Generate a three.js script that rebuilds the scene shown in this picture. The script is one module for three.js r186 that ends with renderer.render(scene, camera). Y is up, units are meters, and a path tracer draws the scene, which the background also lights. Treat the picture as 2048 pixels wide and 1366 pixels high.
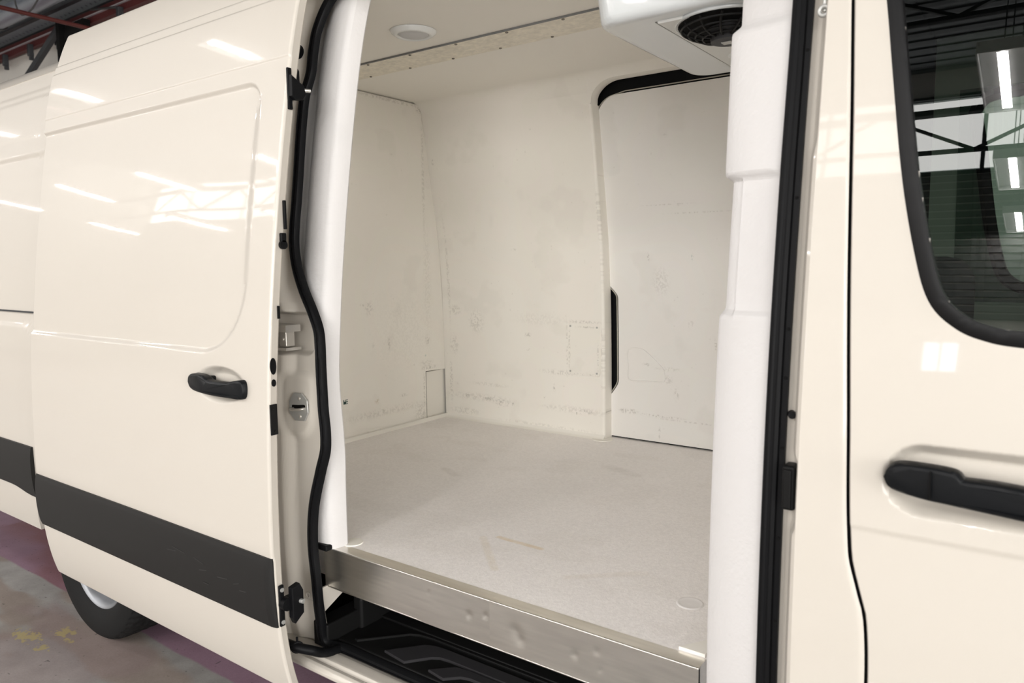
import * as THREE from 'three';
import { RoundedBoxGeometry } from 'three/addons/geometries/RoundedBoxGeometry.js';
import { mergeGeometries, mergeVertices, toCreasedNormals } from 'three/addons/utils/BufferGeometryUtils.js';
import { RectAreaLightUniformsLib } from 'three/addons/lights/RectAreaLightUniformsLib.js';

// ---------------------------------------------------------------- camera, light, exposure
const scene = new THREE.Scene();
const renderer = new THREE.WebGLRenderer({ antialias: true });
renderer.toneMapping = THREE.LinearToneMapping;
renderer.toneMappingExposure = 1.47;
renderer.shadowMap.enabled = true;
RectAreaLightUniformsLib.init();
const camera = new THREE.PerspectiveCamera(49.45, 2048 / 1366, 0.05, 120);
camera.rotation.order = 'YXZ';
camera.position.set(0, 1.55, 1.32);
camera.rotation.set(THREE.MathUtils.degToRad(-6.2), THREE.MathUtils.degToRad(35.98), THREE.MathUtils.degToRad(-0.6));
camera.focus = 2.6;
camera.userData.fStop = 4.5;
scene.background = new THREE.Color().setRGB(8.5, 9.5, 11); // bright daylight outside the hall
const TUBE_LIGHT = new THREE.Color(1.0, 0.955, 0.93), DAYLIGHT = new THREE.Color(1.0, 0.975, 0.945);
const LAMP_POWER = 175, GLAZING_POWER = 3.9, UNSEEN_GATE_POWER = 12, UNSEEN_SHUTTER_POWER = 6.1;  // last two: unseen daylight doors that light the load space

// ---------------------------------------------------------------- small tools
const V2 = (x, y) => new THREE.Vector2(x, y), V3 = (x, y, z) => new THREE.Vector3(x, y, z);
const lerp = (a, b, t) => a + (b - a) * t;
const clamp = (v, a = 0, b = 1) => Math.min(b, Math.max(a, v));
const S = t => { t = clamp(t); return t * t * (3 - 2 * t); };
const interp = (x, xs, ys) => { if (x <= xs[0]) return ys[0]; for (let i = 1; i < xs.length; i++) if (x <= xs[i]) return lerp(ys[i - 1], ys[i], (x - xs[i - 1]) / (xs[i] - xs[i - 1])); return ys[ys.length - 1]; };
const sinterp = (x, xs, ys) => { // smooth (Catmull-Rom) interpolation
  const n = xs.length; if (x <= xs[0]) return ys[0]; if (x >= xs[n - 1]) return ys[n - 1];
  let i = 0; while (x > xs[i + 1]) i++;
  const m = k => k <= 0 ? (ys[1] - ys[0]) / (xs[1] - xs[0]) : k >= n - 1 ? (ys[n - 1] - ys[n - 2]) / (xs[n - 1] - xs[n - 2]) : (ys[k + 1] - ys[k - 1]) / (xs[k + 1] - xs[k - 1]);
  const h = xs[i + 1] - xs[i], t = (x - xs[i]) / h, t2 = t * t, t3 = t2 * t;
  return (2 * t3 - 3 * t2 + 1) * ys[i] + (t3 - 2 * t2 + t) * h * m(i) + (3 * t2 - 2 * t3) * ys[i + 1] + (t3 - t2) * h * m(i + 1);
};
const hash = (x, y) => { let h = (Math.imul(x | 0, 374761393) + Math.imul(y | 0, 668265263)) | 0; h = Math.imul(h ^ (h >>> 13), 1274126177); return ((h ^ (h >>> 16)) >>> 0) / 4294967296; };
const vnoise = (x, y) => { const i = Math.floor(x), j = Math.floor(y), a = S(x - i), b = S(y - j); return lerp(lerp(hash(i, j), hash(i + 1, j), a), lerp(hash(i, j + 1), hash(i + 1, j + 1), a), b); };
const fbm = (x, y, o = 4) => { let s = 0, a = .5, f = 1; for (let k = 0; k < o; k++) { s += a * vnoise(x * f + 17 * k, y * f - 31 * k); a *= .5; f *= 2.03; } return s / (1 - Math.pow(.5, o)); };

function texture(w, h, fn, srgb = true, stamps = []) { // fn(u, v) -> [r, g, b] in 0..1 (sRGB for colour maps)
  const d = new Uint8Array(w * h * 4);
  for (let j = 0; j < h; j++) for (let i = 0; i < w; i++) {
    const c = fn((i + .5) / w, (j + .5) / h), k = 4 * (j * w + i);
    d[k] = 255 * clamp(c[0]); d[k + 1] = 255 * clamp(c[1]); d[k + 2] = 255 * clamp(c[2]); d[k + 3] = 255;
  }
  for (const [u0, u1, v0, v1, f] of stamps) for (let j = Math.max(0, Math.floor(v0 * h)); j < Math.min(h, v1 * h); j++) for (let i = Math.max(0, Math.floor(u0 * w)); i < Math.min(w, u1 * w); i++) {
    const k = 4 * (j * w + i), c = f((i + .5) / w, (j + .5) / h, [d[k] / 255, d[k + 1] / 255, d[k + 2] / 255]); if (c) for (let q = 0; q < 3; q++) d[k + q] = 255 * clamp(c[q]);
  }
  const t = new THREE.DataTexture(d, w, h, THREE.RGBAFormat);
  t.magFilter = THREE.LinearFilter; t.minFilter = THREE.LinearMipmapLinearFilter; t.generateMipmaps = true;
  t.wrapS = t.wrapT = THREE.RepeatWrapping; if (srgb) t.colorSpace = THREE.SRGBColorSpace; t.needsUpdate = true;
  return t;
}
const grey = fn => (u, v) => { const g = fn(u, v); return [g, g, g]; };

function arr(a, b, n) { return Array.from({ length: n + 1 }, (_, i) => lerp(a, b, i / n)); }
function dense(a, b, step, spots = []) { // sorted samples, finer round the given spots [centre, half width, step]
  const s = new Set(); const put = v => s.add(Math.round(v * 1e5) / 1e5);
  arr(a, b, Math.ceil((b - a) / step)).forEach(put);
  for (const [c, w, st] of spots) for (let v = c - w; v <= c + w + 1e-9; v += st) if (v > a && v < b) put(v);
  const out = [...s].sort((p, q) => p - q), r = [out[0]];
  for (const v of out) if (v - r[r.length - 1] > 4e-4) r.push(v);
  r[r.length - 1] = b; return r;
}
// a surface patch: us x vs samples, P(u, v) -> Vector3; faces wound so that du x dv is the outside
function patch(us, vs, P, { skip, uv, flip } = {}) {
  const nu = us.length, nv = vs.length, pos = [], uvs = [], idx = [];
  for (let j = 0; j < nv; j++) for (let i = 0; i < nu; i++) {
    const p = P(us[i], vs[j]); pos.push(p.x, p.y, p.z);
    const t = uv ? uv(us[i], vs[j], p) : [us[i], vs[j]]; uvs.push(t[0], t[1]);
  }
  for (let j = 0; j < nv - 1; j++) for (let i = 0; i < nu - 1; i++) {
    if (skip && skip((us[i] + us[i + 1]) / 2, (vs[j] + vs[j + 1]) / 2)) continue;
    const a = j * nu + i, b = a + 1, c = a + nu, d = c + 1;
    flip ? idx.push(a, d, b, a, c, d) : idx.push(a, b, d, a, d, c);
  }
  const g = new THREE.BufferGeometry();
  g.setAttribute('position', new THREE.Float32BufferAttribute(pos, 3));
  g.setAttribute('uv', new THREE.Float32BufferAttribute(uvs, 2));
  g.setIndex(idx); g.computeVertexNormals(); return g;
}
const plain = g => { g = g.index ? g.toNonIndexed() : g; for (const k of Object.keys(g.attributes)) if (!['position', 'normal', 'uv'].includes(k)) g.deleteAttribute(k); if (!g.attributes.uv) g.setAttribute('uv', new THREE.Float32BufferAttribute(new Float32Array(g.attributes.position.count * 2), 2)); return g; };
const join = list => list.length === 1 ? list[0] : mergeGeometries(list.map(plain), false);
const crease = (g, a = 0.6) => { const p = g.clone(); p.deleteAttribute('normal'); return toCreasedNormals(mergeVertices(p, 1e-5), a); };
// sheet with thickness: front surface P, back surface Q, closed round the four edges
function slab(us, vs, P, Q, opt = {}) {
  const u0 = us[0], u1 = us[us.length - 1], v0 = vs[0], v1 = vs[vs.length - 1];
  const w = [0, 1], m = (p, q, t) => p.clone().lerp(q, t);
  return join([patch(us, vs, P, opt), patch(us, vs, Q, { ...opt, flip: true }),
    patch(us, w, (u, t) => m(Q(u, v0), P(u, v0), t), { uv: opt.uv && ((u, t, p) => opt.uv(u, v0, p)) }), patch(us, w, (u, t) => m(P(u, v1), Q(u, v1), t), { uv: opt.uv && ((u, t, p) => opt.uv(u, v1, p)) }),
    patch(w, vs, (t, v) => m(Q(u0, v), P(u0, v), t), { uv: opt.uv && ((t, v, p) => opt.uv(u0, v, p)) }), patch(w, vs, (t, v) => m(P(u1, v), Q(u1, v), t), { uv: opt.uv && ((t, v, p) => opt.uv(u1, v, p)) })]);
}
// loft: closed ring of [x, z] at each level y -> side surface with caps
function loft(ys, ring, angle = .5) {
  const n = ring(ys[0]).length, pos = [], idx = [];
  for (const y of ys) for (const [x, z] of ring(y)) pos.push(x, y, z);
  for (let j = 0; j < ys.length - 1; j++) for (let i = 0; i < n; i++) { const a = j * n + i, b = j * n + (i + 1) % n; idx.push(a, b, b + n, a, b + n, a + n); }
  const cap = (j, up) => { const tri = THREE.ShapeUtils.triangulateShape(ring(ys[j]).map(p => V2(p[0], p[1])), []); for (const t of tri) up ? idx.push(j * n + t[0], j * n + t[2], j * n + t[1]) : idx.push(j * n + t[0], j * n + t[1], j * n + t[2]); };
  cap(0, false); cap(ys.length - 1, true);
  const g = new THREE.BufferGeometry(); g.setAttribute('position', new THREE.Float32BufferAttribute(pos, 3)); g.setIndex(idx);
  const c = toCreasedNormals(g, angle), p = c.attributes.position, q = new Float32Array(p.count * 2);
  for (let i = 0; i < p.count; i++) { q[2 * i] = p.getX(i) + p.getZ(i); q[2 * i + 1] = p.getY(i); }
  c.setAttribute('uv', new THREE.BufferAttribute(q, 2)); return c;
}
// sweep a closed section [[across, out], ...] along points; out = the surface's outward direction at each point
function sweep(pts, section, outAt, closed = false, angle = .7) {
  const n = pts.length, m = section.length, pos = [], idx = [], q = [];
  let len = 0;
  for (let k = 0; k < n; k++) {
    const a = pts[closed ? (k - 1 + n) % n : Math.max(0, k - 1)], b = pts[closed ? (k + 1) % n : Math.min(n - 1, k + 1)];
    const t = b.clone().sub(a).normalize(), o = outAt(pts[k], k).clone(); o.addScaledVector(t, -o.dot(t)).normalize();
    const s = t.clone().cross(o).normalize(); if (k) len += pts[k].distanceTo(pts[k - 1]);
    section.forEach(([x, y], i) => { const p = pts[k].clone().addScaledVector(s, x).addScaledVector(o, y); pos.push(p.x, p.y, p.z); q.push(i / m * .1, len); });
  }
  const N = closed ? n : n - 1;
  for (let k = 0; k < N; k++) for (let i = 0; i < m; i++) { const a = k * m + i, b = k * m + (i + 1) % m, k2 = ((k + 1) % n) * m, c = k2 + i, d = k2 + (i + 1) % m; idx.push(a, b, d, a, d, c); }
  if (!closed) { const tri = THREE.ShapeUtils.triangulateShape(section.map(p => V2(...p)), []); for (const t of tri) { idx.push(t[0], t[2], t[1]); idx.push((n - 1) * m + t[0], (n - 1) * m + t[1], (n - 1) * m + t[2]); } }
  const g = new THREE.BufferGeometry(); g.setAttribute('position', new THREE.Float32BufferAttribute(pos, 3)); g.setAttribute('uv', new THREE.Float32BufferAttribute(q, 2)); g.setIndex(idx);
  return toCreasedNormals(g, angle);
}
const curve = (pts, n, closed = false) => new THREE.CatmullRomCurve3(pts, closed, 'centripetal').getPoints(n).slice(0, closed ? -1 : undefined);
const round = (w, h, n = 10) => Array.from({ length: n }, (_, i) => { const a = 2 * Math.PI * i / n, c = Math.cos(a), s = Math.sin(a); return [w / 2 * Math.sign(c) * Math.pow(Math.abs(c), .7), h / 2 * Math.sign(s) * Math.pow(Math.abs(s), .7)]; });
const tube = (pts, r, n = 24, k = 10) => new THREE.TubeGeometry(new THREE.CatmullRomCurve3(pts), n, r, k, false);
const box = (x0, x1, y0, y1, z0, z1, r = 0) => { const g = r ? new RoundedBoxGeometry(x1 - x0, y1 - y0, z1 - z0, 2, r) : new THREE.BoxGeometry(x1 - x0, y1 - y0, z1 - z0); g.translate((x0 + x1) / 2, (y0 + y1) / 2, (z0 + z1) / 2); return g; };
const cyl = (p, dir, r, h, r2 = r, n = 24) => { const g = new THREE.CylinderGeometry(r2, r, h, n); g.applyQuaternion(new THREE.Quaternion().setFromUnitVectors(V3(0, 1, 0), dir.clone().normalize())); return g.translate(p.x, p.y, p.z); };
const bar = (a, b, w, h) => { const d = b.clone().sub(a), g = new THREE.BoxGeometry(w, h, d.length()); const m = new THREE.Matrix4().lookAt(b, a, V3(0, 1, 0)); g.applyMatrix4(m); const c = a.clone().add(b).multiplyScalar(.5); return g.translate(c.x, c.y, c.z); };
const plate = (pts, depth, bevel = 0) => new THREE.ExtrudeGeometry(new THREE.Shape(pts.map(p => V2(...p))), { depth, bevelEnabled: bevel > 0, bevelThickness: bevel, bevelSize: bevel, bevelSegments: 3, curveSegments: 8 });
const smoothLoop = (pts, n = 60) => new THREE.SplineCurve([...pts, pts[0]].map(p => V2(...p))).getPoints(n).slice(0, -1).map(p => [p.x, p.y]);

const used = {};
const numbered = n => { const k = used[n] = (used[n] ?? -1) + 1; return k ? `${n}_${String(k).padStart(3, '0')}` : n; };
function mesh(name, geo, mat, parent, label) {
  const m = new THREE.Mesh(Array.isArray(geo) ? join(geo) : geo, mat); m.name = parent === scene ? numbered(name) : name; m.castShadow = m.receiveShadow = true;
  if (label) m.userData.label = label; parent.add(m); return m;
}
function part(name, parent, label) { const g = new THREE.Group(); g.name = name; if (label) g.userData.label = label; parent.add(g); return g; }
function thing(name, label, category, at = [0, 0, 0], group) { const g = new THREE.Group(); g.name = numbered(name); g.position.set(...at); g.userData = { label, category }; if (group) g.userData.group = group; scene.add(g); return g; }
function struct(name, geo, mat) { const m = mesh(name, geo, mat, scene); m.userData.kind = 'structure'; return m; }
function inside(poly, x, y) { let c = false; for (let i = 0, j = poly.length - 1; i < poly.length; j = i++) { const [a, b] = poly[i], [d, e] = poly[j]; if ((b > y) !== (e > y) && x < (d - a) * (y - b) / (e - b) + a) c = !c; } return c; }

// ---------------------------------------------------------------- materials
const lin = (r, g, b) => new THREE.Color().setRGB(r, g, b);
const std = (c, roughness, o = {}) => new THREE.MeshStandardMaterial({ color: c, roughness, side: THREE.DoubleSide, ...o });
const phys = (c, roughness, o = {}) => new THREE.MeshPhysicalMaterial({ color: c, roughness, side: THREE.DoubleSide, ...o });
const M = {
  paint: phys(lin(.59, .549, .489), .45, { clearcoat: .55, clearcoatRoughness: .03 }),
  jamb: phys(lin(.59, .549, .489), .4, { clearcoat: .7, clearcoatRoughness: .08 }),
  blackPlastic: phys(lin(.007, .007, .007), .5, { specularIntensity: .35 }),
  trimPlastic: phys(lin(.014, .0135, .013), .5, { specularIntensity: .5 }),
  handle: phys(lin(.006, .0068, .008), .42, { specularIntensity: .35 }),
  rubber: phys(lin(.004, .0042, .005), .5, { specularIntensity: .3 }),
  dark: phys(lin(.004, .004, .004), .8, { specularIntensity: .3 }),
  treadPad: phys(lin(.024, .023, .025), .75, { specularIntensity: .4 }),
  chrome: std(lin(.62, .59, .54), .28, { metalness: .65 }),
  zinc: std(lin(.50, .50, .48), .42, { metalness: .55 }),
  silver: std(lin(.27, .28, .295), .42, { metalness: .8 }),
  whitePlastic: phys(lin(.80, .81, .79), .3, { clearcoat: .6, clearcoatRoughness: .1 }),
  unitWhite: phys(lin(.60, .625, .63), .22, { clearcoat: .8, clearcoatRoughness: .06 }),
  unitBottom: std(lin(.74, .745, .72), .45),
  lens: phys(lin(.62, .62, .62), .5),
  glass: phys(lin(.42, .52, .47), 0.0, { transmission: 1, thickness: 0, ior: 1.75 }),
  cabDark: phys(lin(.012, .0125, .013), .8, { specularIntensity: .4 }),
  steelRed: std(lin(.10, .018, .018), .6), steelDark: std(lin(.03, .032, .036), .6), steelGrey: std(lin(.22, .23, .24), .5, { metalness: .6 }),
  pipeRed: std(lin(.075, .010, .007), .5), galv: std(lin(.33, .36, .41), .38, { metalness: .8 }),
  cable: std(lin(.05, .05, .05), .7), seamWhite: std(lin(.5, .48, .5), .6),
};

// ---------------------------------------------------------------- shape of the van's side
// outward position of the slid-open door at height y; the fixed body lies 0.11 m further in
const CO = [-0.056864762523927984, 0.06193736789932201, 0.024287375238090596, -0.025495832084432492, -0.07912396345452556, -0.06202450923403053, 0.10046453469209797];
const doorZ = y => { const t = y - 1.2; let s = 0; for (const c of CO) s = s * t + c; return s; };
const bodyZ = y => doorZ(clamp(y, .3, 2.46)) - .11;
const outAt = p => V3(0, -(bodyZ(p.y + .01) - bodyZ(p.y - .01)) / .02, 1).normalize();
const wave = (x, y) => .0005 * Math.sin(4.1 * x + 1.7 * y + 1) * Math.sin(3.3 * y + .6 * x) + .0003 * Math.sin(9 * x - 5 * y);
function roundedBox(x, y, cx, cy, hx, hy, rTop, rBottom) { x -= cx; y -= cy; const r = y > 0 ? rTop : rBottom, qx = Math.abs(x) - hx + r, qy = Math.abs(y) - hy + r; return Math.min(Math.max(qx, qy), 0) + Math.hypot(Math.max(qx, 0), Math.max(qy, 0)) - r; }
const dish = (x, y, cx, cy, ax, ay, depth) => { const r = Math.hypot((x - cx) / ax, (y - cy) / ay); return r > 1.08 ? 0 : -depth * S((1.08 - r) / .55); };

const FLOOR_Y = .694, CEIL_Y = 2.36;
const farZ = y => sinterp(y, [.69, 1.23, 1.56, 1.75, 1.93, 2.18, 2.36], [-1.755, -1.745, -1.727, -1.703, -1.672, -1.630, -1.592]);
const REAR_X = -2.69, POST_X = -1.69, FRONT_X = -.47;

// ---------------------------------------------------------------- the hall
const HALL = { x0: -26, x1: 20, z0: -4.5, z1: 12 };
const roofY = z => 5.42 + .2 * (z + 4.5);
{
  // floor: worn purple-red paint beside and under the van, bare grey concrete in the aisle, flecks of old yellow paint
  const Z0 = -4.6, Z1 = 12.1, PX = 5, zs = [Z0, -1.4, .6, Z1], vv = [0, .15, .8, 1]; // finer texels beside the van
  const tex = texture(1024, 1024, (u, v) => {
    const x = u * PX, z = interp(v, vv, zs), n = fbm(x * 1.3, z * 1.3, 3), f = fbm(x * 14, z * 14, 3), g = hash(Math.floor(u * 1024), Math.floor(v * 1024));
    const edge = S((z + .178 + (fbm(x * 5, z * 5, 3) - .5) * .014) / .012);
    const wear = S((fbm(x * 2.1 + 9, z * 5.3, 4) - .52) * 7);
    let purple = [.56 + .08 * (n - .5), .45 + .06 * (n - .5), .51 + .08 * (n - .5)], k1 = S((fbm(x * .9, z * 2, 4) - .45) * 6);
    purple = purple.map((c, i) => lerp(c, [.50, .34, .35][i], k1 * .8));
    let conc = [.60, .588, .575].map((c, i) => c + .16 * (n - .5) + .07 * (f - .5));
    conc = conc.map((c, i) => lerp(c, [.54, .48, .44][i], wear * .65));
    const band = S((fbm(x * 1.1 + 3, z * 2.7 + 5, 4) - .56) * 8); conc = conc.map((c, i) => lerp(c, [.52, .45, .45][i], band * .4));
    let c = purple.map((p, i) => lerp(p, conc[i], edge)).map(q => q + .03 * (g - .5) + .04 * (f - .5));
    const spot = S((vnoise(x * 70, z * 70) - .95) * 30); c = c.map(q => q * (1 - .45 * spot));
    for (const [cx, cz, rx, rz] of [[-3.41, .12, .085, .035], [-3.32, .01, .07, .035], [-3.26, .13, .05, .02], [-3.23, .035, .03, .012]]) {
      const dx = x - (cx + PX), dz = z - cz, r = Math.hypot(dx / rx, dz / rz);
      if (r < 1.25 && fbm(x * 45, z * 60, 3) > .34 + .22 * r) c = [.66, .60, .40].map((q, i) => lerp(q, c[i], .25));
    }
    return c;
  });
  const m = std(0xffffff, .42, { map: tex, roughness: .5 });
  const g = join([patch(arr(HALL.x0, HALL.x1, 8), [HALL.z1, .6, -1.4, HALL.z0], (x, z) => V3(x, 0, z), { uv: (x, z) => [x / PX + 10, interp(z, zs, vv)] }), box(HALL.x0, HALL.x1, -.2, -.002, HALL.z0, HALL.z1)]);
  struct('floor', g, m);

  const wallM = std(lin(.62, .60, .555), .75), ribM = std(lin(.12, .125, .12), .6), roofM = std(lin(.085, .093, .10), .65);
  const wb = struct('wall_back', box(HALL.x0, HALL.x1, 0, 5.5, HALL.z0 - .2, HALL.z0), wallM);
  const pg = new RoundedBoxGeometry(.988, 5.2, .04, 1, .006);
  for (let k = 0; k < 16; k++) { const p = mesh('panel', pg, wallM, wb); p.position.set(-18.72 + k * 1.0, 2.62, HALL.z0 + .02); }
  struct('wall_left', box(HALL.x0 - .2, HALL.x0, 0, 9, HALL.z0, HALL.z1), wallM);
  // right end of the hall: unseen translucent daylight door, placed to light the load space
  const G = { z0: 2.6, z1: 11.4, y0: .5, y1: 6.0 }, gx = HALL.x1;
  struct('wall_right', [box(gx, gx + .2, 0, 9, HALL.z0, G.z0), box(gx, gx + .2, 0, 9, G.z1, HALL.z1), box(gx, gx + .2, 0, G.y0, G.z0, G.z1), box(gx, gx + .2, G.y1, 9, G.z0, G.z1)], wallM);
  const unseenGateM = phys(lin(.85, .88, .9), .6, { emissive: lin(.95, .98, 1), emissiveIntensity: .6 });
  const unseenGate = struct('unseen_window_3', [box(gx - .04, gx + .1, G.y0 - .06, G.y0, G.z0, G.z1), box(gx - .04, gx + .1, G.y1, G.y1 + .06, G.z0, G.z1)], M.steelDark);
  for (let k = 0; k < 6; k++) { const z = lerp(G.z0, G.z1, k / 6); mesh('pane', box(gx + .02, gx + .03, G.y0, G.y1, z + .02, z + (G.z1 - G.z0) / 6 - .02), unseenGateM, unseenGate); mesh('mullion', box(gx - .03, gx + .05, G.y0, G.y1, z - .02, z + .02), M.steelDark, unseenGate); }
  const gl = new THREE.RectAreaLight(DAYLIGHT, UNSEEN_GATE_POWER, G.z1 - G.z0 - .1, G.y1 - G.y0 - .1); gl.position.set(gx - .005, (G.y0 + G.y1) / 2, (G.z0 + G.z1) / 2); gl.rotation.set(0, Math.PI / 2, 0); scene.add(gl);
  // front wall: dark ribbed sheeting below, a long band of daylight glazing above, with a small low window
  const D = { x0: 2.2, x1: 11.2, y0: .4, y1: 4.8 }; // translucent shutter out of view, placed to light the load space
  const W0 = 6.35, W1 = 8.0, wz = HALL.z1, wf = struct('wall_front', [box(HALL.x0, -1.62, 1.95, 2.6, wz, wz + .2), box(-1.12, D.x0, 1.95, 2.6, wz, wz + .2), box(HALL.x0, D.x0, 0, 1.95, wz, wz + .2), box(HALL.x0, D.x0, 2.6, W0, wz, wz + .2), box(D.x1, HALL.x1, 0, W0, wz, wz + .2), box(D.x0, D.x1, 0, D.y0, wz, wz + .2), box(D.x0, D.x1, D.y1, W0, wz, wz + .2), box(HALL.x0, HALL.x1, W1, 9.2, wz, wz + .2)], wallM);
  const ribs = []; for (let y = 3.1; y < W0 - .1; y += .16) ribs.push(box(HALL.x0 + .1, y < D.y1 + .1 ? D.x0 - .1 : HALL.x1 - .1, y, y + .11, wz - .05, wz - .001));
  mesh('ribbed_sheeting', ribs, ribM, wf).userData.kind = 'stuff';
  const paneM = phys(lin(.85, .9, .88), .6, { emissive: lin(.9, 1, .95), emissiveIntensity: .6 });
  const win = struct('window_1', [box(HALL.x0, HALL.x1, W0 - .06, W0, wz - .08, wz + .1), box(HALL.x0, HALL.x1, W1, W1 + .06, wz - .08, wz + .1)], M.steelDark);
  for (let x = HALL.x0; x < HALL.x1 - .1; x += 2.5) { mesh('pane', box(x + .03, x + 2.47, W0, W1, wz + .02, wz + .03), paneM, win); mesh('mullion', box(x - .03, x + .03, W0, W1, wz - .03, wz + .05), M.steelDark, win); }
  const day = new THREE.RectAreaLight(DAYLIGHT, GLAZING_POWER, HALL.x1 - HALL.x0 - .4, W1 - W0 - .1); day.position.set((HALL.x0 + HALL.x1) / 2, (W0 + W1) / 2, wz - .005); day.rotation.set(0, 0, 0); scene.add(day);
  const w2 = struct('window_2', [box(-1.66, -1.08, 1.91, 1.95, wz - .03, wz + .1), box(-1.66, -1.08, 2.6, 2.64, wz - .03, wz + .1), box(-1.385, -1.355, 1.95, 2.6, wz + .02, wz + .1)], M.steelDark);
  mesh('pane', box(-1.62, -1.12, 1.95, 2.6, wz + .05, wz + .056), phys(lin(.95, .97, 1), 0, { transmission: 1, thickness: 0 }), w2);
  const w4 = struct('unseen_window_4', [box(D.x0, D.x1, D.y0 - .06, D.y0, wz - .04, wz + .1), box(D.x0, D.x1, D.y1, D.y1 + .06, wz - .04, wz + .1)], M.steelDark);  // unseen shutter whose light reaches the far wall lining
  for (let k = 0; k < 6; k++) { const x = lerp(D.x0, D.x1, k / 6); mesh('pane', box(x + .02, x + 1.48, D.y0, D.y1, wz + .02, wz + .03), unseenGateM, w4); mesh('mullion', box(x - .02, x + .02, D.y0, D.y1, wz - .03, wz + .05), M.steelDark, w4); }
  const dl = new THREE.RectAreaLight(DAYLIGHT, UNSEEN_SHUTTER_POWER, D.x1 - D.x0 - .1, D.y1 - D.y0 - .1); dl.position.set((D.x0 + D.x1) / 2, (D.y0 + D.y1) / 2, wz - .005); scene.add(dl);
  // mono-pitch roof of dark ribbed sheet
  const rr = []; const roofSlab = slab(arr(HALL.x0 - .2, HALL.x1 + .2, 2), arr(HALL.z0 - .2, HALL.z1 + .2, 2), (x, z) => V3(x, roofY(z) + .12, z), (x, z) => V3(x, roofY(z), z));
  const roof = struct('ceiling', roofSlab, roofM);
  for (let z = HALL.z0 + .35; z < HALL.z1; z += .42) rr.push(box(HALL.x0, HALL.x1, roofY(z) - .035, roofY(z) + .02, z, z + .12));
  mesh('roof_rib', rr, roofM, roof).userData.kind = 'stuff';
  // pale perforated liner sheets under the roof beside the back wall
  const perf = texture(256, 256, (u, v) => { const X = (u * 8) % 1 - .5, Y = (v * 8) % 1 - .5, d = Math.hypot(X, Y) < .13 && Math.floor(v * 8) % 2 === 0 ? .62 : 1, n = .92 + .12 * fbm(u * 5, v * 5, 3); return [.56 * d * n, .60 * d * n, .62 * d * n]; });
  const linerM = std(0xffffff, .6, { map: perf });
  for (let k = 0; k < 9; k++) { const x0 = -24 + k * 2.2; mesh('liner_sheet', patch([x0, x0 + 2.19], [-4.4, -2.6], (x, z) => V3(x, roofY(z) - .05, z), { uv: (x, z) => [x / 1.1, z / 1.1] }), linerM, roof); }
}
function hallThing(name, geo, mat, label, category, group) { const m = mesh(name, geo, mat, scene); m.userData = { label, category }; if (group) m.userData.group = group; return m; }
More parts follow.
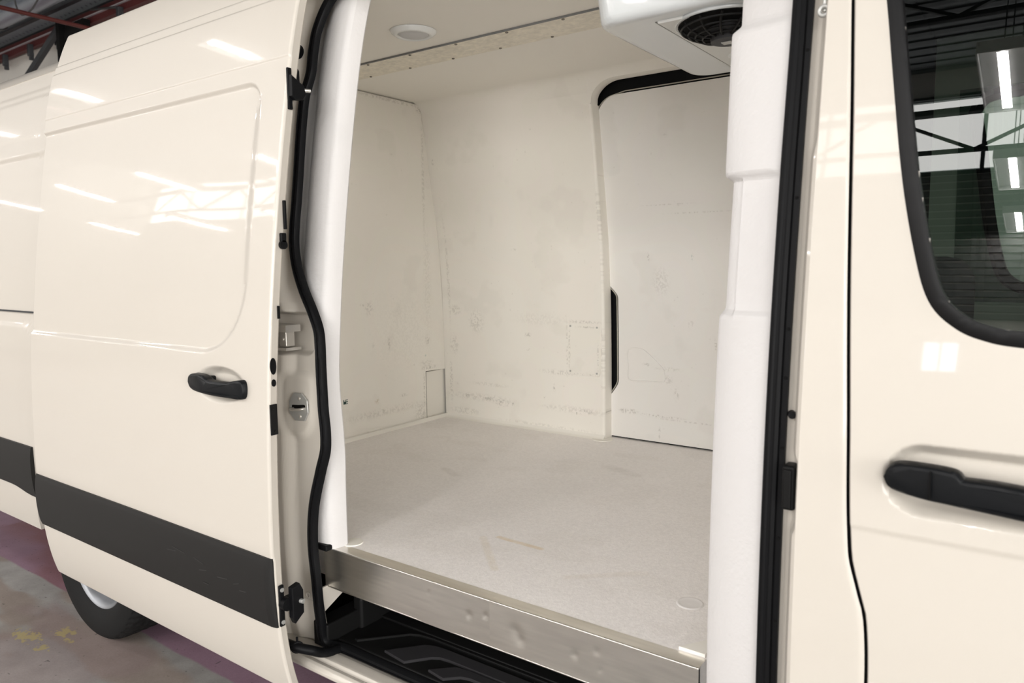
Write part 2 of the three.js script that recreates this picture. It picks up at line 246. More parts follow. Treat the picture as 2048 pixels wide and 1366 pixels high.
{
  const z0 = HALL.z0;
  const b = thing('wall_beam', 'dark red steel beam with pale flange line along top of white panel wall', 'beam');
  mesh('web', box(-25.9, 19.9, 5.14, 5.32, z0 + .08, z0 + .16), M.steelRed, b); mesh('flange', box(-25.9, 19.9, 5.232, 5.246, z0 + .16, z0 + .19), M.seamWhite, b);
  for (let k = 0; k < 6; k++) { const x = -16.78 + k * .995 + (k > 4 ? .95 : 0), n = ['fifth', 'fourth', 'third', 'second', 'first'][k]; hallThing('wall_bracket', [box(x - .038, x + .038, 4.98, 5.17, z0 + .17, z0 + .25, .012), box(x - .022, x + .022, 4.92, 5.0, z0 + .17, z0 + .23)], M.steelDark, n ? `dark bracket under the red beam, ${n} before the steel column` : 'dark bracket under the red beam beyond the steel column', 'bracket', 'brackets under the red wall beam'); }
  hallThing('diagonal_brace', bar(V3(-16.3, 3.45, z0 + .32), V3(-12.5, 5.15, z0 + .32), .07, .09), M.steelDark, 'dark grey diagonal steel brace crossing the white panel wall', 'brace');
  hallThing('steel_column', [box(-12.50, -12.40, 0, 5.25, z0 + .26, z0 + .36), box(-12.42, -11.75, 4.95, 5.17, z0 + .2, z0 + .30)], M.dark, 'dark steel column with dark block near its top at the white wall behind the van', 'column');  // column, and a dark block beside its top
  hallThing('purlin', box(-25.9, 19.9, 5.345, 5.39, -4.1, -4.03), M.steelDark, 'thin dark purlin running under the grey roof sheets', 'purlin');
  const d = thing('ventilation_duct', 'round silver ventilation duct hanging below the roof', 'duct');
  mesh('pipe', cyl(V3(-9, 5.27, -3.62), V3(1, 0, 0), .13, 33, .13, 32), M.galv, d);
  for (const x of [-20, -16.5, -13.2, -10.75, -8]) mesh('hoop', new THREE.TorusGeometry(.142, .016, 8, 32).rotateY(Math.PI / 2).translate(x, 5.27, -3.62), M.cable, d);
  hallThing('fire_pipe', tube([V3(-10.22, 4.585, -4.2), V3(-10.22, 4.59, -2), V3(-10.22, 4.6, 6)], .026, 8), M.pipeRed, 'thin red pipe crossing in front of the silver duct', 'pipe');
  hallThing('hanging_cable', tube([V3(-11.7, 5.30, -4.3), V3(-11.3, 5.24, -4.3), V3(-10.9, 5.16, -4.3), V3(-10.75, 5.02, -4.3), V3(-10.7, 4.8, -4.3)], .016, 30), M.cable, 'thin grey cable drooping down the white wall beside the column', 'cable');
  hallThing('duct_cable', tube([V3(-12.0, 5.5, -3.4), V3(-12.0, 5.2, -3.42), V3(-11.85, 5.04, -3.42), V3(-11.5, 5.05, -3.42), V3(-11.2, 5.25, -3.45)], .012, 30), M.cable, 'thin black cable looping under the silver duct', 'cable');
  // roof trusses on the camera's side of the hall (mirrored in the cab window)
  for (const z of [7.2, 10.4]) {
    const y = z > 9 ? 6.12 : roofY(z) - 1.0, tg = [box(-25.8, 19.8, y, y + .07, z, z + .07), box(-25.8, 19.8, y + .75, y + .86, z - .05, z + .08)];
    const t = thing('roof_truss', z < 9 ? 'dark steel lattice truss above the lamp rows' : 'dark steel lattice truss near the glazing band', 'truss');
    mesh('chord', tg, M.steelDark, t); const dg = [];
    for (let x = -25; x < 8; x += 2.4) { dg.push(bar(V3(x, y + .04, z + .03), V3(x + 1.2, y + .8, z + .03), .05, .05), bar(V3(x + 1.2, y + .8, z + .03), V3(x + 2.4, y + .04, z + .03), .05, .05)); }
    mesh('lattice', dg, M.steelDark, t);
  }
}
// rows of fluorescent fittings
{
  const housing = std(lin(.7, .7, .7), .4), tubeM = std(lin(1, 1, 1), .5, { emissive: TUBE_LIGHT, emissiveIntensity: 12 });
  const L = 1.35, hw = .17;
  const hg = join([box(-hw, hw, .0, .07, -L / 2, L / 2, .01), bar(V3(-hw, -.06, 0), V3(-hw + .03, .02, 0), L, .006).rotateY(0)].slice(0, 1).concat([box(-hw - .012, -hw, -.07, .07, -L / 2, L / 2), box(hw, hw + .012, -.07, .07, -L / 2, L / 2), box(-hw, hw, -.07, .0, -L / 2 - .012, -L / 2), box(-hw, hw, -.07, 0, L / 2, L / 2 + .012)]));
  const tg = cyl(V3(0, 0, 0), V3(0, 0, 1), .018, L - .06, .018, 12);
  for (const x of [-.42, -3.65, -6.85, -10.15, -13.6, -17, -21]) for (const z of [2.35, 5.8, 8.6, 11.2]) {
    if (z > 9 && x < -14 || z < 3 && x > -6) continue;
    const t = thing('ceiling_lamp', 'white trough lamp with one fluorescent tube hanging below the hall roof', 'lamp', [x, 5.0, z], 'fluorescent lamps of the hall'); if (z < 3) t.scale.z = .6;
    mesh('housing', hg, housing, t); mesh('tube', tg, tubeM, t, 'glowing white tube').position.set(0, -.03, 0);
    for (const s of [-.5, .5]) { const h = roofY(z) - 5.0 - .07; mesh('suspension_rod', cyl(V3(0, .07 + h / 2, s), V3(0, 1, 0), .006, h, .006, 6), M.steelDark, t); }
    const a = new THREE.RectAreaLight(TUBE_LIGHT, LAMP_POWER, .075, z < 3 ? .7 : L - .1); a.position.set(x, 4.945, z); a.rotation.set(-Math.PI / 2, 0, 0); scene.add(a);
  }
}

// ================================================================ THE VAN
const van = thing('panel_van', 'cream panel van with its side door slid open on an empty white-lined load space', 'van');

// ---------------------------------------------------------------- body skins
const XR = -5.75, SKIN_TOP = 2.385, ROCK_Y = .36;
const ARCH = { x: -3.14, y: .355, r: .43 };
const quarterBottom = x => { const d = Math.abs(x - ARCH.x); return Math.max(x < ARCH.x ? .385 : ROCK_Y, d < ARCH.r ? ARCH.y + Math.sqrt(ARCH.r * ARCH.r - d * d) : 0); };
const quarterZ = (x, y) => bodyZ(y) + wave(x + 3, y) - .008 * S(-roundedBox(x, y, -4.75, 1.66, 1.45, .365, .07, .15) / .014 + .3) - .003 * S((y - 2.275) / .008) - .003 * S((y - 2.31) / .008) + .002 * S((y - 2.10) / .006);
{
  const xs = dense(XR, -1.93, .035, [[-3.3, .03, .006], [ARCH.x - ARCH.r, .05, .006], [ARCH.x + ARCH.r, .05, .006]]), ts = arr(0, 1, 260);
  const yAt = (x, t) => lerp(quarterBottom(x), SKIN_TOP, t);
  mesh('rear_side_panel', slab(xs, ts, (x, t) => { const y = yAt(x, t); return V3(x, y, quarterZ(x, y)); }, (x, t) => { const y = yAt(x, t); return V3(x, y, quarterZ(x, y) - .02); }), M.paint, van);
  // black moulding on the rear side panel, running down into the arch
  const bt = x => .775 + .0 * x, bb = x => .572 - .02 * S((x + 3.75) / .2);
  mesh('side_moulding', slab(dense(XR + .05, ARCH.x - ARCH.r + .06, .05), arr(0, 1, 24), (x, t) => { const y = lerp(bb(x), bt(x), t); return V3(x, y, bodyZ(y) + .004 + .012 * Math.pow(Math.sin(Math.PI * clamp(t, .02, .98)), .35)); }, (x, t) => { const y = lerp(bb(x), bt(x), t); return V3(x, y, bodyZ(y) - .004); }), M.trimPlastic, van, 'charcoal plastic side moulding behind the rear wheel');
  // rail for the sliding door
  mesh('slide_rail', box(XR + .3, -2.0, 1.352, 1.358, bodyZ(1.355) - .01, bodyZ(1.355) + .0025), M.steelDark, van);
}
// roof, far side, tail and underbody
const sectionRoof = (() => { const pts = []; const y0 = SKIN_TOP, z0 = bodyZ(y0); // near edge up and over to the far edge
  const near = [[y0, z0], [2.425, z0 - .035], [2.47, z0 - .10], [2.52, z0 - .20], [2.565, z0 - .36], [2.60, z0 - .58], [2.615, -.99]];
  near.forEach(p => pts.push(p)); [...near].reverse().slice(1).forEach(([y, z]) => pts.push([y, -1.98 - z])); return pts; })();
const roofCurve = new THREE.SplineCurve(sectionRoof.map(([y, z]) => V2(z, y)));
const WINDOW = (() => { const o = [[-.243, 2.06], [-.227, 1.974], [-.209, 1.847], [-.185, 1.682], [-.16, 1.56], [-.138, 1.489], [-.106, 1.455], [-.072, 1.44], [-.028, 1.433], [.1, 1.427], [.3, 1.422], [.55, 1.425], [.70, 1.44], [.735, 1.49], [.70, 1.62], [.62, 1.80], [.53, 1.98], [.47, 2.07], [.42, 2.10], [.2, 2.11], [-.1, 2.11], [-.21, 2.10]]; return smoothLoop(o, 150); })();
const inWindow = (x, y) => inside(WINDOW, x, y);
{
  mesh('roof', slab(arr(XR, .86, 30), arr(0, 1, 60), (x, t) => { const p = roofCurve.getPoint(t); return V3(x, p.y, p.x); }, (x, t) => { const p = roofCurve.getPoint(t); return V3(x, p.y - .015, lerp(p.x, -.99, .02)); }), M.paint, van);
  const far = y => -1.98 - bodyZ(y);
  mesh('far_side_panel', patch(dense(XR, .86, .05, [[-.2, .12, .012]]), dense(.36, SKIN_TOP, .04, [[1.75, .4, .012]]), (x, y) => V3(x, y, far(y)), { flip: true, skip: inWindow }), M.paint, van);
  mesh('far_window_glass', patch(arr(-.3, .78, 12), arr(1.38, 2.14, 12), (x, y) => V3(x, y, far(y) + .01), { flip: true, skip: (x, y) => false }), M.glass, van, 'tinted glass of the cab door on the far side');
  mesh('far_window_seal', sweep(WINDOW.map(([x, y]) => V3(x, y, far(y) + .004)), [[-.012, -.008], [.028, -.008], [.030, .002], [.010, .008], [-.012, .006]], p => V3(0, 0, 1), true), M.rubber, van);
  mesh('tail', patch(arr(0, 1, 30), arr(0, 1, 2), (t, s) => { const y = lerp(.4, 2.5, t); return V3(XR, y, lerp(bodyZ(Math.min(y, SKIN_TOP)), far(Math.min(y, SKIN_TOP)), s)); }), M.paint, van);
  mesh('underbody', box(XR + .1, 2.0, .345, .40, -1.86, -.12), M.dark, van);
}

// ---------------------------------------------------------------- rocker, step well and sill
{
  const sec = [[.356, -.02], [.352, -.004], [.358, .001], [.368, .002], [.377, -.004], [.381, -.012], [.379, -.022], [.376, -.026], [.380, -.031], [.386, -.036], [.387, -.07], [.383, -.085], [.375, -.10]];
  mesh('rocker_panel', patch(arr(-2.0, -.33, 20), arr(0, 12, 48), (x, t) => { const i = Math.min(11, Math.floor(t)), f = t - i; return V3(x, lerp(sec[i][0], sec[i + 1][0], f), lerp(sec[i][1], sec[i + 1][1], f)); }), M.jamb, van, 'cream painted lower edge of the door opening');
  const st = part('entry_step', van, 'black plastic entry step below the steel sill');
  mesh('tread', [box(-1.72, -.36, .30, .402, -.34, -.115, .006), box(-1.70, -.36, .30, .372, -.116, -.082, .004), box(-1.745, -.36, .30, .569, -.40, -.34), box(-1.78, -1.715, .30, .46, -.34, -.075, .006), box(-1.70, -.36, .402, .410, -.33, -.285, .003), box(-1.74, -1.70, .30, .50, -.34, -.2, .01)], M.blackPlastic, st);
  const pad = (pts, y0, h, name) => mesh(name, new THREE.ExtrudeGeometry(new THREE.Shape(pts.map(p => V2(p[0], -p[1]))), { depth: h, bevelEnabled: true, bevelSize: .002, bevelThickness: .002, bevelSegments: 1 }).rotateX(-Math.PI / 2).translate(0, y0, 0), name === 'tread_pad' ? M.treadPad : M.blackPlastic, st);
  const one = dx => [[-1.535 + dx, -.140], [-1.447 + dx, -.128], [-1.397 + dx, -.190], [-1.375 + dx, -.203], [-1.34 + dx, -.207], [-.42, -.207], [-.42, -.247], [-1.39 + dx, -.247], [-1.43 + dx, -.243], [-1.46 + dx, -.230]];
  pad(one(0), .402, .005, 'tread_pad'); 
  pad([[-1.358, -.136], [-1.297, -.126], [-1.262, -.160], [-1.235, -.168], [-.42, -.168], [-.42, -.196], [-1.26, -.196], [-1.304, -.190]], .402, .005, 'tread_pad');
  pad([[-1.651, -.137], [-1.546, -.254], [-1.515, -.268], [-1.47, -.273], [-.42, -.273], [-.42, -.279], [-1.48, -.279], [-1.53, -.270], [-1.662, -.139]], .402, .004, 'tread_rib');
  mesh('end_plate', plate([[-.065, .572], [-.065, .485], [-.215, .557], [-.215, .572]].map(p => [p[0], p[1]]), .006).rotateY(-Math.PI / 2).translate(-1.735, 0, 0), M.jamb, van, 'cream end plate of the step well');
  // stainless sill: brushed, a little dented
  const brushed = texture(1024, 256, grey((u, v) => .5 + .35 * (fbm(u * 6, v * 260, 2) - .5) + .25 * (hash(Math.floor(u * 200), Math.floor(v * 256)) - .5)), false);
  const tone = texture(512, 256, (u, v) => { const g = .88 + .10 * (fbm(u * 5, v * 3, 4) - .5) + .06 * (fbm(u * 14, v * 120, 2) - .5); return [g, g * .985, g * .955]; });
  const steel = phys(0xffffff, .3, { metalness: 1, map: tone, roughness: .3, anisotropy: .5, bumpMap: brushed, bumpScale: .00012 });
  const dents = [[-1.18, .634, .010, .003], [-1.125, .648, .007, .003], [-1.03, .636, .016, .003], [-1.015, .615, .013, .003], [-.86, .628, .01, .003], [-.80, .655, .008, .002], [-.79, .612, .006, .002], [-.68, .615, .012, .002], [-1.32, .66, .005, .002]];
  const dz = (x, y) => { let s = .0006 * Math.sin(7 * x + 1) * Math.sin(20 * y) + .0004 * Math.sin(23 * x); for (const [a, b, r, d] of dents) { const q = ((x - a) ** 2 + (y - b) ** 2) / (r * r); if (q < 9) s -= d * Math.exp(-q); } return s; };
  const sx = dense(-1.745, -.555, .005), uv = (x, y) => [x * .9, y * 1.2];
  mesh('door_sill', [slab(sx, dense(.569, FLOOR_Y - .003, .006), (x, y) => V3(x, y, -.10 + dz(x, y)), (x, y) => V3(x, y, -.108), { uv }),
    patch(dense(-1.745, -.555, .02), [0, .25, .5, .75, 1], (x, t) => V3(x, FLOOR_Y - .003 + .003 * Math.sin(t * Math.PI / 2), -.103 + .003 * Math.cos(t * Math.PI / 2) ), { uv: (x, t) => [x * .9, t * .01] }),
    patch(dense(-1.745, -.555, .02), arr(0, 1, 6), (x, t) => V3(x, FLOOR_Y + .0008 * Math.sin(9 * x) * Math.sin(Math.PI * t), -.103 - .04 * t), { uv: (x, t) => [x * .9, -.103 - .04 * t] }), cyl(V3(-1.15, .570, -.1015), V3(1, 0, 0), .0025, 1.188, .0025, 8)], steel, van, 'brushed steel sill with small dents');
}

// ---------------------------------------------------------------- sliding door
{
  const door = part('sliding_door', van, 'cream sliding door pushed fully back along the side');
  const X0 = -3.2, X1 = -1.70, Y0 = .312, Y1 = 2.455, R = .008;
  const edge = d => d >= R ? 0 : R - Math.sqrt(Math.max(0, R * R - (R - d) * (R - d)));
  const H = { x: -1.928, y: 1.204 };
  const recess = (x, y) => { const d = -roundedBox(x, y, -3.3, 1.675, 1.49, .385, .07, .22); const soft = y > 1.98 ? .016 : y > 1.5 ? .045 : lerp(.03, .018, S((1.45 - y) / .1)); return -.010 * S(d / soft + .2); };
  const zf = (x, y) => doorZ(y) + wave(x, y) + .004 + recess(x, y) - .004 * S((y - 2.283) / .007) - .004 * S((y - 2.316) / .007) + .0025 * S((y - 2.106) / .007) - .004 * S((.74 - y) / .01) + dish(x, y, H.x, H.y, .122, .052, .026) - edge(x - X0) - edge(X1 - x) - edge(Y1 - y) - edge(y - Y0);
  const xs = dense(X0, X1, .03, [[X0, .01, .0015], [X1, .01, .0015], [-1.81, .05, .004], [H.x, .15, .006], [-2.0, .12, .012]]);
  const ys = dense(Y0, Y1, .022, [[Y0, .01, .0015], [Y1, .01, .0015], [2.06, .035, .0025], [2.106, .02, .002], [2.30, .035, .0018], [1.29, .05, .003], [H.y, .075, .004], [1.45, .15, .012]]);
  const inner = (x, y) => doorZ(y) - .026;
  mesh('outer_panel', slab(xs, ys, (x, y) => V3(x, y, zf(x, y)), (x, y) => V3(x + (x > X1 - .001 ? -.004 : 0), y, inner(x, y))), M.paint, door);
  mesh('inner_frame', slab(arr(X0 + .05, X1 - .13, 6), arr(Y0 + .08, Y1 - .06, 30), (x, y) => V3(x, y, inner(x, y)), (x, y) => V3(x, y, inner(x, y) - .03)), M.jamb, door);
  // black moulding
  const t0 = .533, t1 = .737;
  const bulge = t => Math.pow(Math.sin(Math.PI * clamp(t, .015, .985)), .3);
  const moul = (x, t) => { const y = lerp(t0, t1, t), e = Math.min(1, (X1 - .002 - x) / .022, (x - X0) / .012); return V3(x, y, doorZ(y) + .001 + .016 * bulge(t) * Math.sqrt(clamp(e))); };
  mesh('side_moulding', slab(dense(X0 + .003, X1 - .002, .05, [[X1, .03, .002], [X0, .016, .002]]), arr(0, 1, 40), moul, (x, t) => { const y = lerp(t0, t1, t); return V3(x, y, doorZ(y) - .004); }), M.trimPlastic, door, 'charcoal plastic side moulding with light scuffs');
  // scuffs on the moulding are shallow pale scratches
  const sm = std(lin(.035, .034, .033), .6), sg = [];
  for (const [x, y, l, a] of [[-2.16, .665, .07, -.1], [-2.20, .655, .05, .1], [-2.05, .655, .05, -.2], [-2.03, .63, .04, .2], [-1.93, .63, .05, .1], [-2.02, .59, .03, 0], [-1.86, .63, .03, .3], [-1.83, .615, .03, .1]]) { const g = new THREE.BoxGeometry(l, .0015, .0006); g.rotateZ(a); g.translate(x, y, doorZ(y) + .0172); sg.push(g); }
  mesh('scuff', sg, sm, door).userData.kind = 'stuff';
  // pull handle
  const hp = smoothLoop([[-2.063, 1.203], [-2.058, 1.216], [-2.035, 1.223], [-1.985, 1.224], [-1.962, 1.219], [-1.945, 1.212], [-1.90, 1.211], [-1.86, 1.212], [-1.83, 1.218], [-1.806, 1.220], [-1.800, 1.205], [-1.802, 1.185], [-1.815, 1.180], [-1.86, 1.181], [-1.95, 1.183], [-2.03, 1.186], [-2.055, 1.192]], 70);
  const hz = doorZ(1.2), grip = plate(hp, .016, .007).translate(0, 0, hz + .004);
  const bend = g => { const p = g.attributes.position; for (let i = 0; i < p.count; i++) { const t = clamp((p.getX(i) + 2.063) / .263); p.setZ(i, p.getZ(i) + .014 * Math.sin(Math.PI * t) - .006); } g.computeVertexNormals(); return g; };
  mesh('handle', [crease(bend(grip), .8), box(-2.035, -1.985, 1.198, 1.222, hz - .03, hz + .01, .006), box(-1.83, -1.805, 1.186, 1.215, hz - .03, hz + .006, .006)], M.handle, door, 'black pull handle');
  // fittings on the front edge of the door
  const ex = X1 + .0005, disc = (y, z, ry, rz, name) => { const g = new THREE.CylinderGeometry(1, 1, .002, 24); g.rotateZ(Math.PI / 2); g.scale(1, ry, rz); g.translate(ex, y, z); mesh(name, g, M.rubber, door); };
  disc(1.272, doorZ(1.272) - .010, .023, .010, 'dark_edge_spot'); disc(1.226, doorZ(1.226) - .013, .010, .007, 'dark_edge_spot');  // dark discs stand for the shaded holes in the door edge
  mesh('latch_plate', [box(ex - .001, ex + .003, 1.083, 1.168, doorZ(1.12) - .025, doorZ(1.12) - .002, .0014), cyl(V3(ex + .004, 1.158, doorZ(1.12) - .012), V3(1, 0, 0), .004, .003), cyl(V3(ex + .004, 1.094, doorZ(1.12) - .016), V3(1, 0, 0), .004, .003)], M.blackPlastic, door, 'black latch plate on the door edge');
  mesh('dark_edge_spot', box(ex - .001, ex + .002, 1.40, 1.435, doorZ(1.42) - .026, doorZ(1.42) - .019), M.rubber, door);
  mesh('edge_clip', [box(ex - .002, ex + .008, 1.605, 1.632, doorZ(1.6) - .034, doorZ(1.6) - .016, .003), box(ex - .002, ex + .006, 1.642, 1.72, doorZ(1.68) - .028, doorZ(1.68) - .020, .002), cyl(V3(ex + .004, 1.60, doorZ(1.6) - .024), V3(1, 0, 0), .012, .008)], M.rubber, door, 'black rubber clip on the door edge');
  // upper guide bracket
  const uz = doorZ(2.02);
  mesh('upper_guide', [box(X1 - .002, X1 + .005, 1.965, 2.075, uz - .012, uz + .002, .002), plate([[uz - .002, 2.052], [uz - .018, 2.042], [uz - .040, 2.030], [uz - .046, 2.010], [uz - .036, 1.995], [uz - .012, 1.992], [uz - .002, 2.0]], .012, .002).rotateY(-Math.PI / 2).translate(X1 + .016, 0, 0), plate([[uz - .026, 1.998], [uz - .024, 2.075], [uz - .034, 2.098], [uz - .048, 2.075], [uz - .050, 2.0]], .008, .002).rotateY(-Math.PI / 2).translate(X1 - .012, 0, 0)], M.rubber, door, 'black upper guide bracket');
  mesh('guide_pin', cyl(V3(X1 + .016, 2.020, uz - .050), V3(.5, 0, -.85), .005, .022), M.chrome, door);
  // lower roller bracket
  const lz = doorZ(.6);
  mesh('roller_bracket', [box(X1 - .002, X1 + .006, .535, .655, lz - .024, lz - .008, .003), cyl(V3(X1 + .012, .60, lz - .024), V3(1, 0, 0), .018, .02), plate([[lz - .066, .565], [lz - .040, .545], [lz - .034, .56], [lz - .034, .645], [lz - .056, .65], [lz - .066, .63]], .014, .003).rotateY(-Math.PI / 2).translate(X1 + .03, 0, 0), box(X1 - .01, X1 + .016, .585, .615, lz - .06, lz - .02, .004)], M.rubber, door, 'black lower roller bracket');
  mesh('roller_pin', cyl(V3(X1 + .034, .602, lz - .058), V3(1, 0, -.2), .0065, .018), M.zinc, door);
  for (const [y, d] of [[.642, .016], [.548, .016]]) mesh('screw', cyl(V3(X1 + .007, y, lz - d), V3(1, 0, 0), .006, .003), M.zinc, door);
}

// ---------------------------------------------------------------- rear door post (jamb), seal and fittings
const SEALL = [[.36, -1.72], [.40, -1.726], [.49, -1.731], [.61, -1.73], [.72, -1.736], [.834, -1.7245], [.95, -1.689], [1.013, -1.668], [1.065, -1.667], [1.13, -1.6765], [1.19, -1.6825], [1.255, -1.689], [1.317, -1.6945], [1.357, -1.703], [1.408, -1.7315], [1.471, -1.7755], [1.536, -1.811], [1.602, -1.831], [1.667, -1.8355], [1.73, -1.8345], [1.797, -1.8355], [1.917, -1.840], [1.982, -1.8415], [2.048, -1.840], [2.112, -1.8235], [2.18, -1.825], [2.245, -1.822], [2.33, -1.788]];
const sealX = y => sinterp(y, SEALL.map(p => p[0]), SEALL.map(p => p[1]));
{
  const jz = (x, y) => { // outside face of the door post, set back from the body skin
    let o = -.062 + .024 * S((-1.80 - .06 * S((y - 1.4) / .1) - x) / .05);
    const pocket = S(-roundedBox(x, y, -1.845, 1.343, .112, .062, .025, .025) / .012 + .2); o = lerp(o, -.084, pocket);
    const flat = roundedBox(x, y, -1.79, 1.13, .085, .11, .05, .09); o = lerp(o, -.050, S(-flat / .03) * .8);
    o -= .010 * S((.53 - y) / .01) * S((x + 1.9) / .02);
    return bodyZ(y) + o;
  };
  const ys = dense(.36, 2.37, .02, [[1.343, .09, .004], [1.13, .13, .006], [.53, .02, .002]]), us = dense(0, 1, .03, [[.3, .3, .012]]);
  const xa = (u, y) => lerp(-1.965, sealX(y) + .005, u);
  mesh('rear_door_post', [patch(us, ys, (u, y) => { const x = xa(u, y); return V3(x, y, jz(x, y)); }), patch(arr(0, 1, 4), ys, (t, y) => V3(-1.965, y, lerp(bodyZ(y) - .003, jz(-1.965, y), t)))], M.jamb, van, 'cream painted door post with latch striker');
  // striker
  const sz = bodyZ(1.128) - .05, ck = part('striker', van, 'zinc striker plate with slot on the door post'), c8 = [[-.019, .040], [.016, .042], [.040, .022], [.042, -.012], [.026, -.038], [-.018, -.041], [-.043, -.020], [-.041, .014]];
  const sp = new THREE.Shape(c8.map(p => V2(...p))); sp.holes.push(new THREE.Path(smoothLoop([[-.034, -.004], [-.03, .004], [0, .007], [.028, .010], [.032, .003], [.028, -.004], [0, -.007], [-.03, -.011]], 24).map(p => V2(...p))));
  mesh('plate', new THREE.ExtrudeGeometry(sp, { depth: .003, bevelEnabled: true, bevelSize: .001, bevelThickness: .001, bevelSegments: 1 }).translate(-1.776, 1.128, sz + .001), M.zinc, ck);
  mesh('slot', box(-1.815, -1.738, 1.115, 1.14, sz - .004, sz + .0012), M.dark, ck);
  mesh('loop', tube([V3(-1.803, 1.121, sz - .003), V3(-1.803, 1.120, sz + .012), V3(-1.776, 1.122, sz + .015), V3(-1.75, 1.126, sz + .012), V3(-1.75, 1.127, sz - .003)], .004, 24), M.chrome, ck);
  for (const s of [[.006, .026], [.007, -.027]]) mesh('rivet', new THREE.SphereGeometry(.006, 12, 8).scale(1, 1, .5).translate(-1.776 + s[0], 1.128 + s[1], sz + .005), M.chrome, ck);
  // middle hinge arm seen between door and post
  const hz = bodyZ(1.34) - .02, ar = part('hinge_arm', van, 'worn metal hinge arm of the sliding door');
  const arc = (y0, y1, z0, z1, b) => loft([y0, y0 + .002, y1 - .002, y1], () => { const o = [], i = []; for (let k = 0; k <= 14; k++) { const x = lerp(-1.98, -1.775, k / 14), z = z0 + b * Math.sin(Math.PI * k / 14); o.push([x, z]); i.unshift([x, z1]); } return [...o, ...i]; }, .4);
  mesh('upper_arm', arc(1.352, 1.372, hz + .022, hz - .03, .006), M.chrome, ar); mesh('lower_arm', arc(1.298, 1.306, hz + .024, hz - .03, .008), M.chrome, ar);
  mesh('roller', cyl(V3(-1.90, 1.33, hz - .002), V3(0, 1, 0), .024, .040), std(lin(.5, .47, .40), .5), ar); mesh('pivot_block', [box(-1.82, -1.79, 1.308, 1.352, hz - .02, hz + .012, .003), cyl(V3(-1.803, 1.330, hz + .013), V3(0, 0, 1), .005, .006)], M.chrome, ar);
  // rubber stop, hose, sill bracket, plug
  mesh('rubber_stop', [cyl(V3(-1.889, 2.188, bodyZ(2.188) - .034), V3(.25, .1, 1), .024, .03, .02), new THREE.TorusGeometry(.010, .004, 8, 20).translate(-1.886, 2.189, bodyZ(2.188) - .017)], M.rubber, van, 'round black rubber stop on the door post');
  mesh('wiring_hose', [tube([V3(-1.765, .445, .045), V3(-1.72, .436, .03), V3(-1.69, .425, .005), V3(-1.685, .405, -.028), V3(-1.68, .395, -.062), V3(-1.68, .39, -.10)], .014, 40), new THREE.TorusGeometry(.015, .004, 8, 16).rotateY(Math.PI / 3).translate(-1.722, .436, .03), box(-1.725, -1.719, .445, .468, .027, .033, .002)], M.rubber, van, 'black wiring hose between door and body');
  mesh('sill_bracket', [box(-1.755, -1.705, FLOOR_Y - .002, FLOOR_Y + .016, -.13, -.075, .005)], M.rubber, van);
  mesh('plug', [new THREE.TorusGeometry(.008, .002, 6, 16).translate(-1.78, .545, bodyZ(.545) - .058)], M.jamb, van);
}
// door seal all round the opening
{
  const pts = SEALL.slice(1).map(([y, x]) => V3(x, y, bodyZ(y) - .050));
  pts.push(V3(-1.74, 2.362, bodyZ(2.362) - .05), V3(-1.66, 2.375, bodyZ(2.375) - .05), V3(-1.5, 2.378, bodyZ(2.378) - .05), V3(-.7, 2.378, bodyZ(2.378) - .05), V3(-.52, 2.372, bodyZ(2.37) - .05), V3(-.43, 2.33, bodyZ(2.33) - .05), V3(-.412, 2.22, bodyZ(2.22) - .05));
  for (const y of [2.0, 1.7, 1.4, 1.1, .8, .6, .48]) pts.push(V3(-.405, y, bodyZ(y) - .05));
  pts.push(V3(-.43, .405, -.085), V3(-.52, .388, -.095), V3(-1.0, .385, -.098), V3(-1.5, .385, -.098), V3(-1.66, .388, -.095));
  const c = curve(pts, 420, true);
  mesh('door_seal', sweep(c, [[-.014, -.014], [.014, -.014], [.015, -.002], [.012, .005], [.006, .008], [.002, .005], [-.002, .005], [-.006, .008], [-.012, .005], [-.015, -.002]], outAt, true), M.rubber, van, 'black rubber seal round the door opening');
}

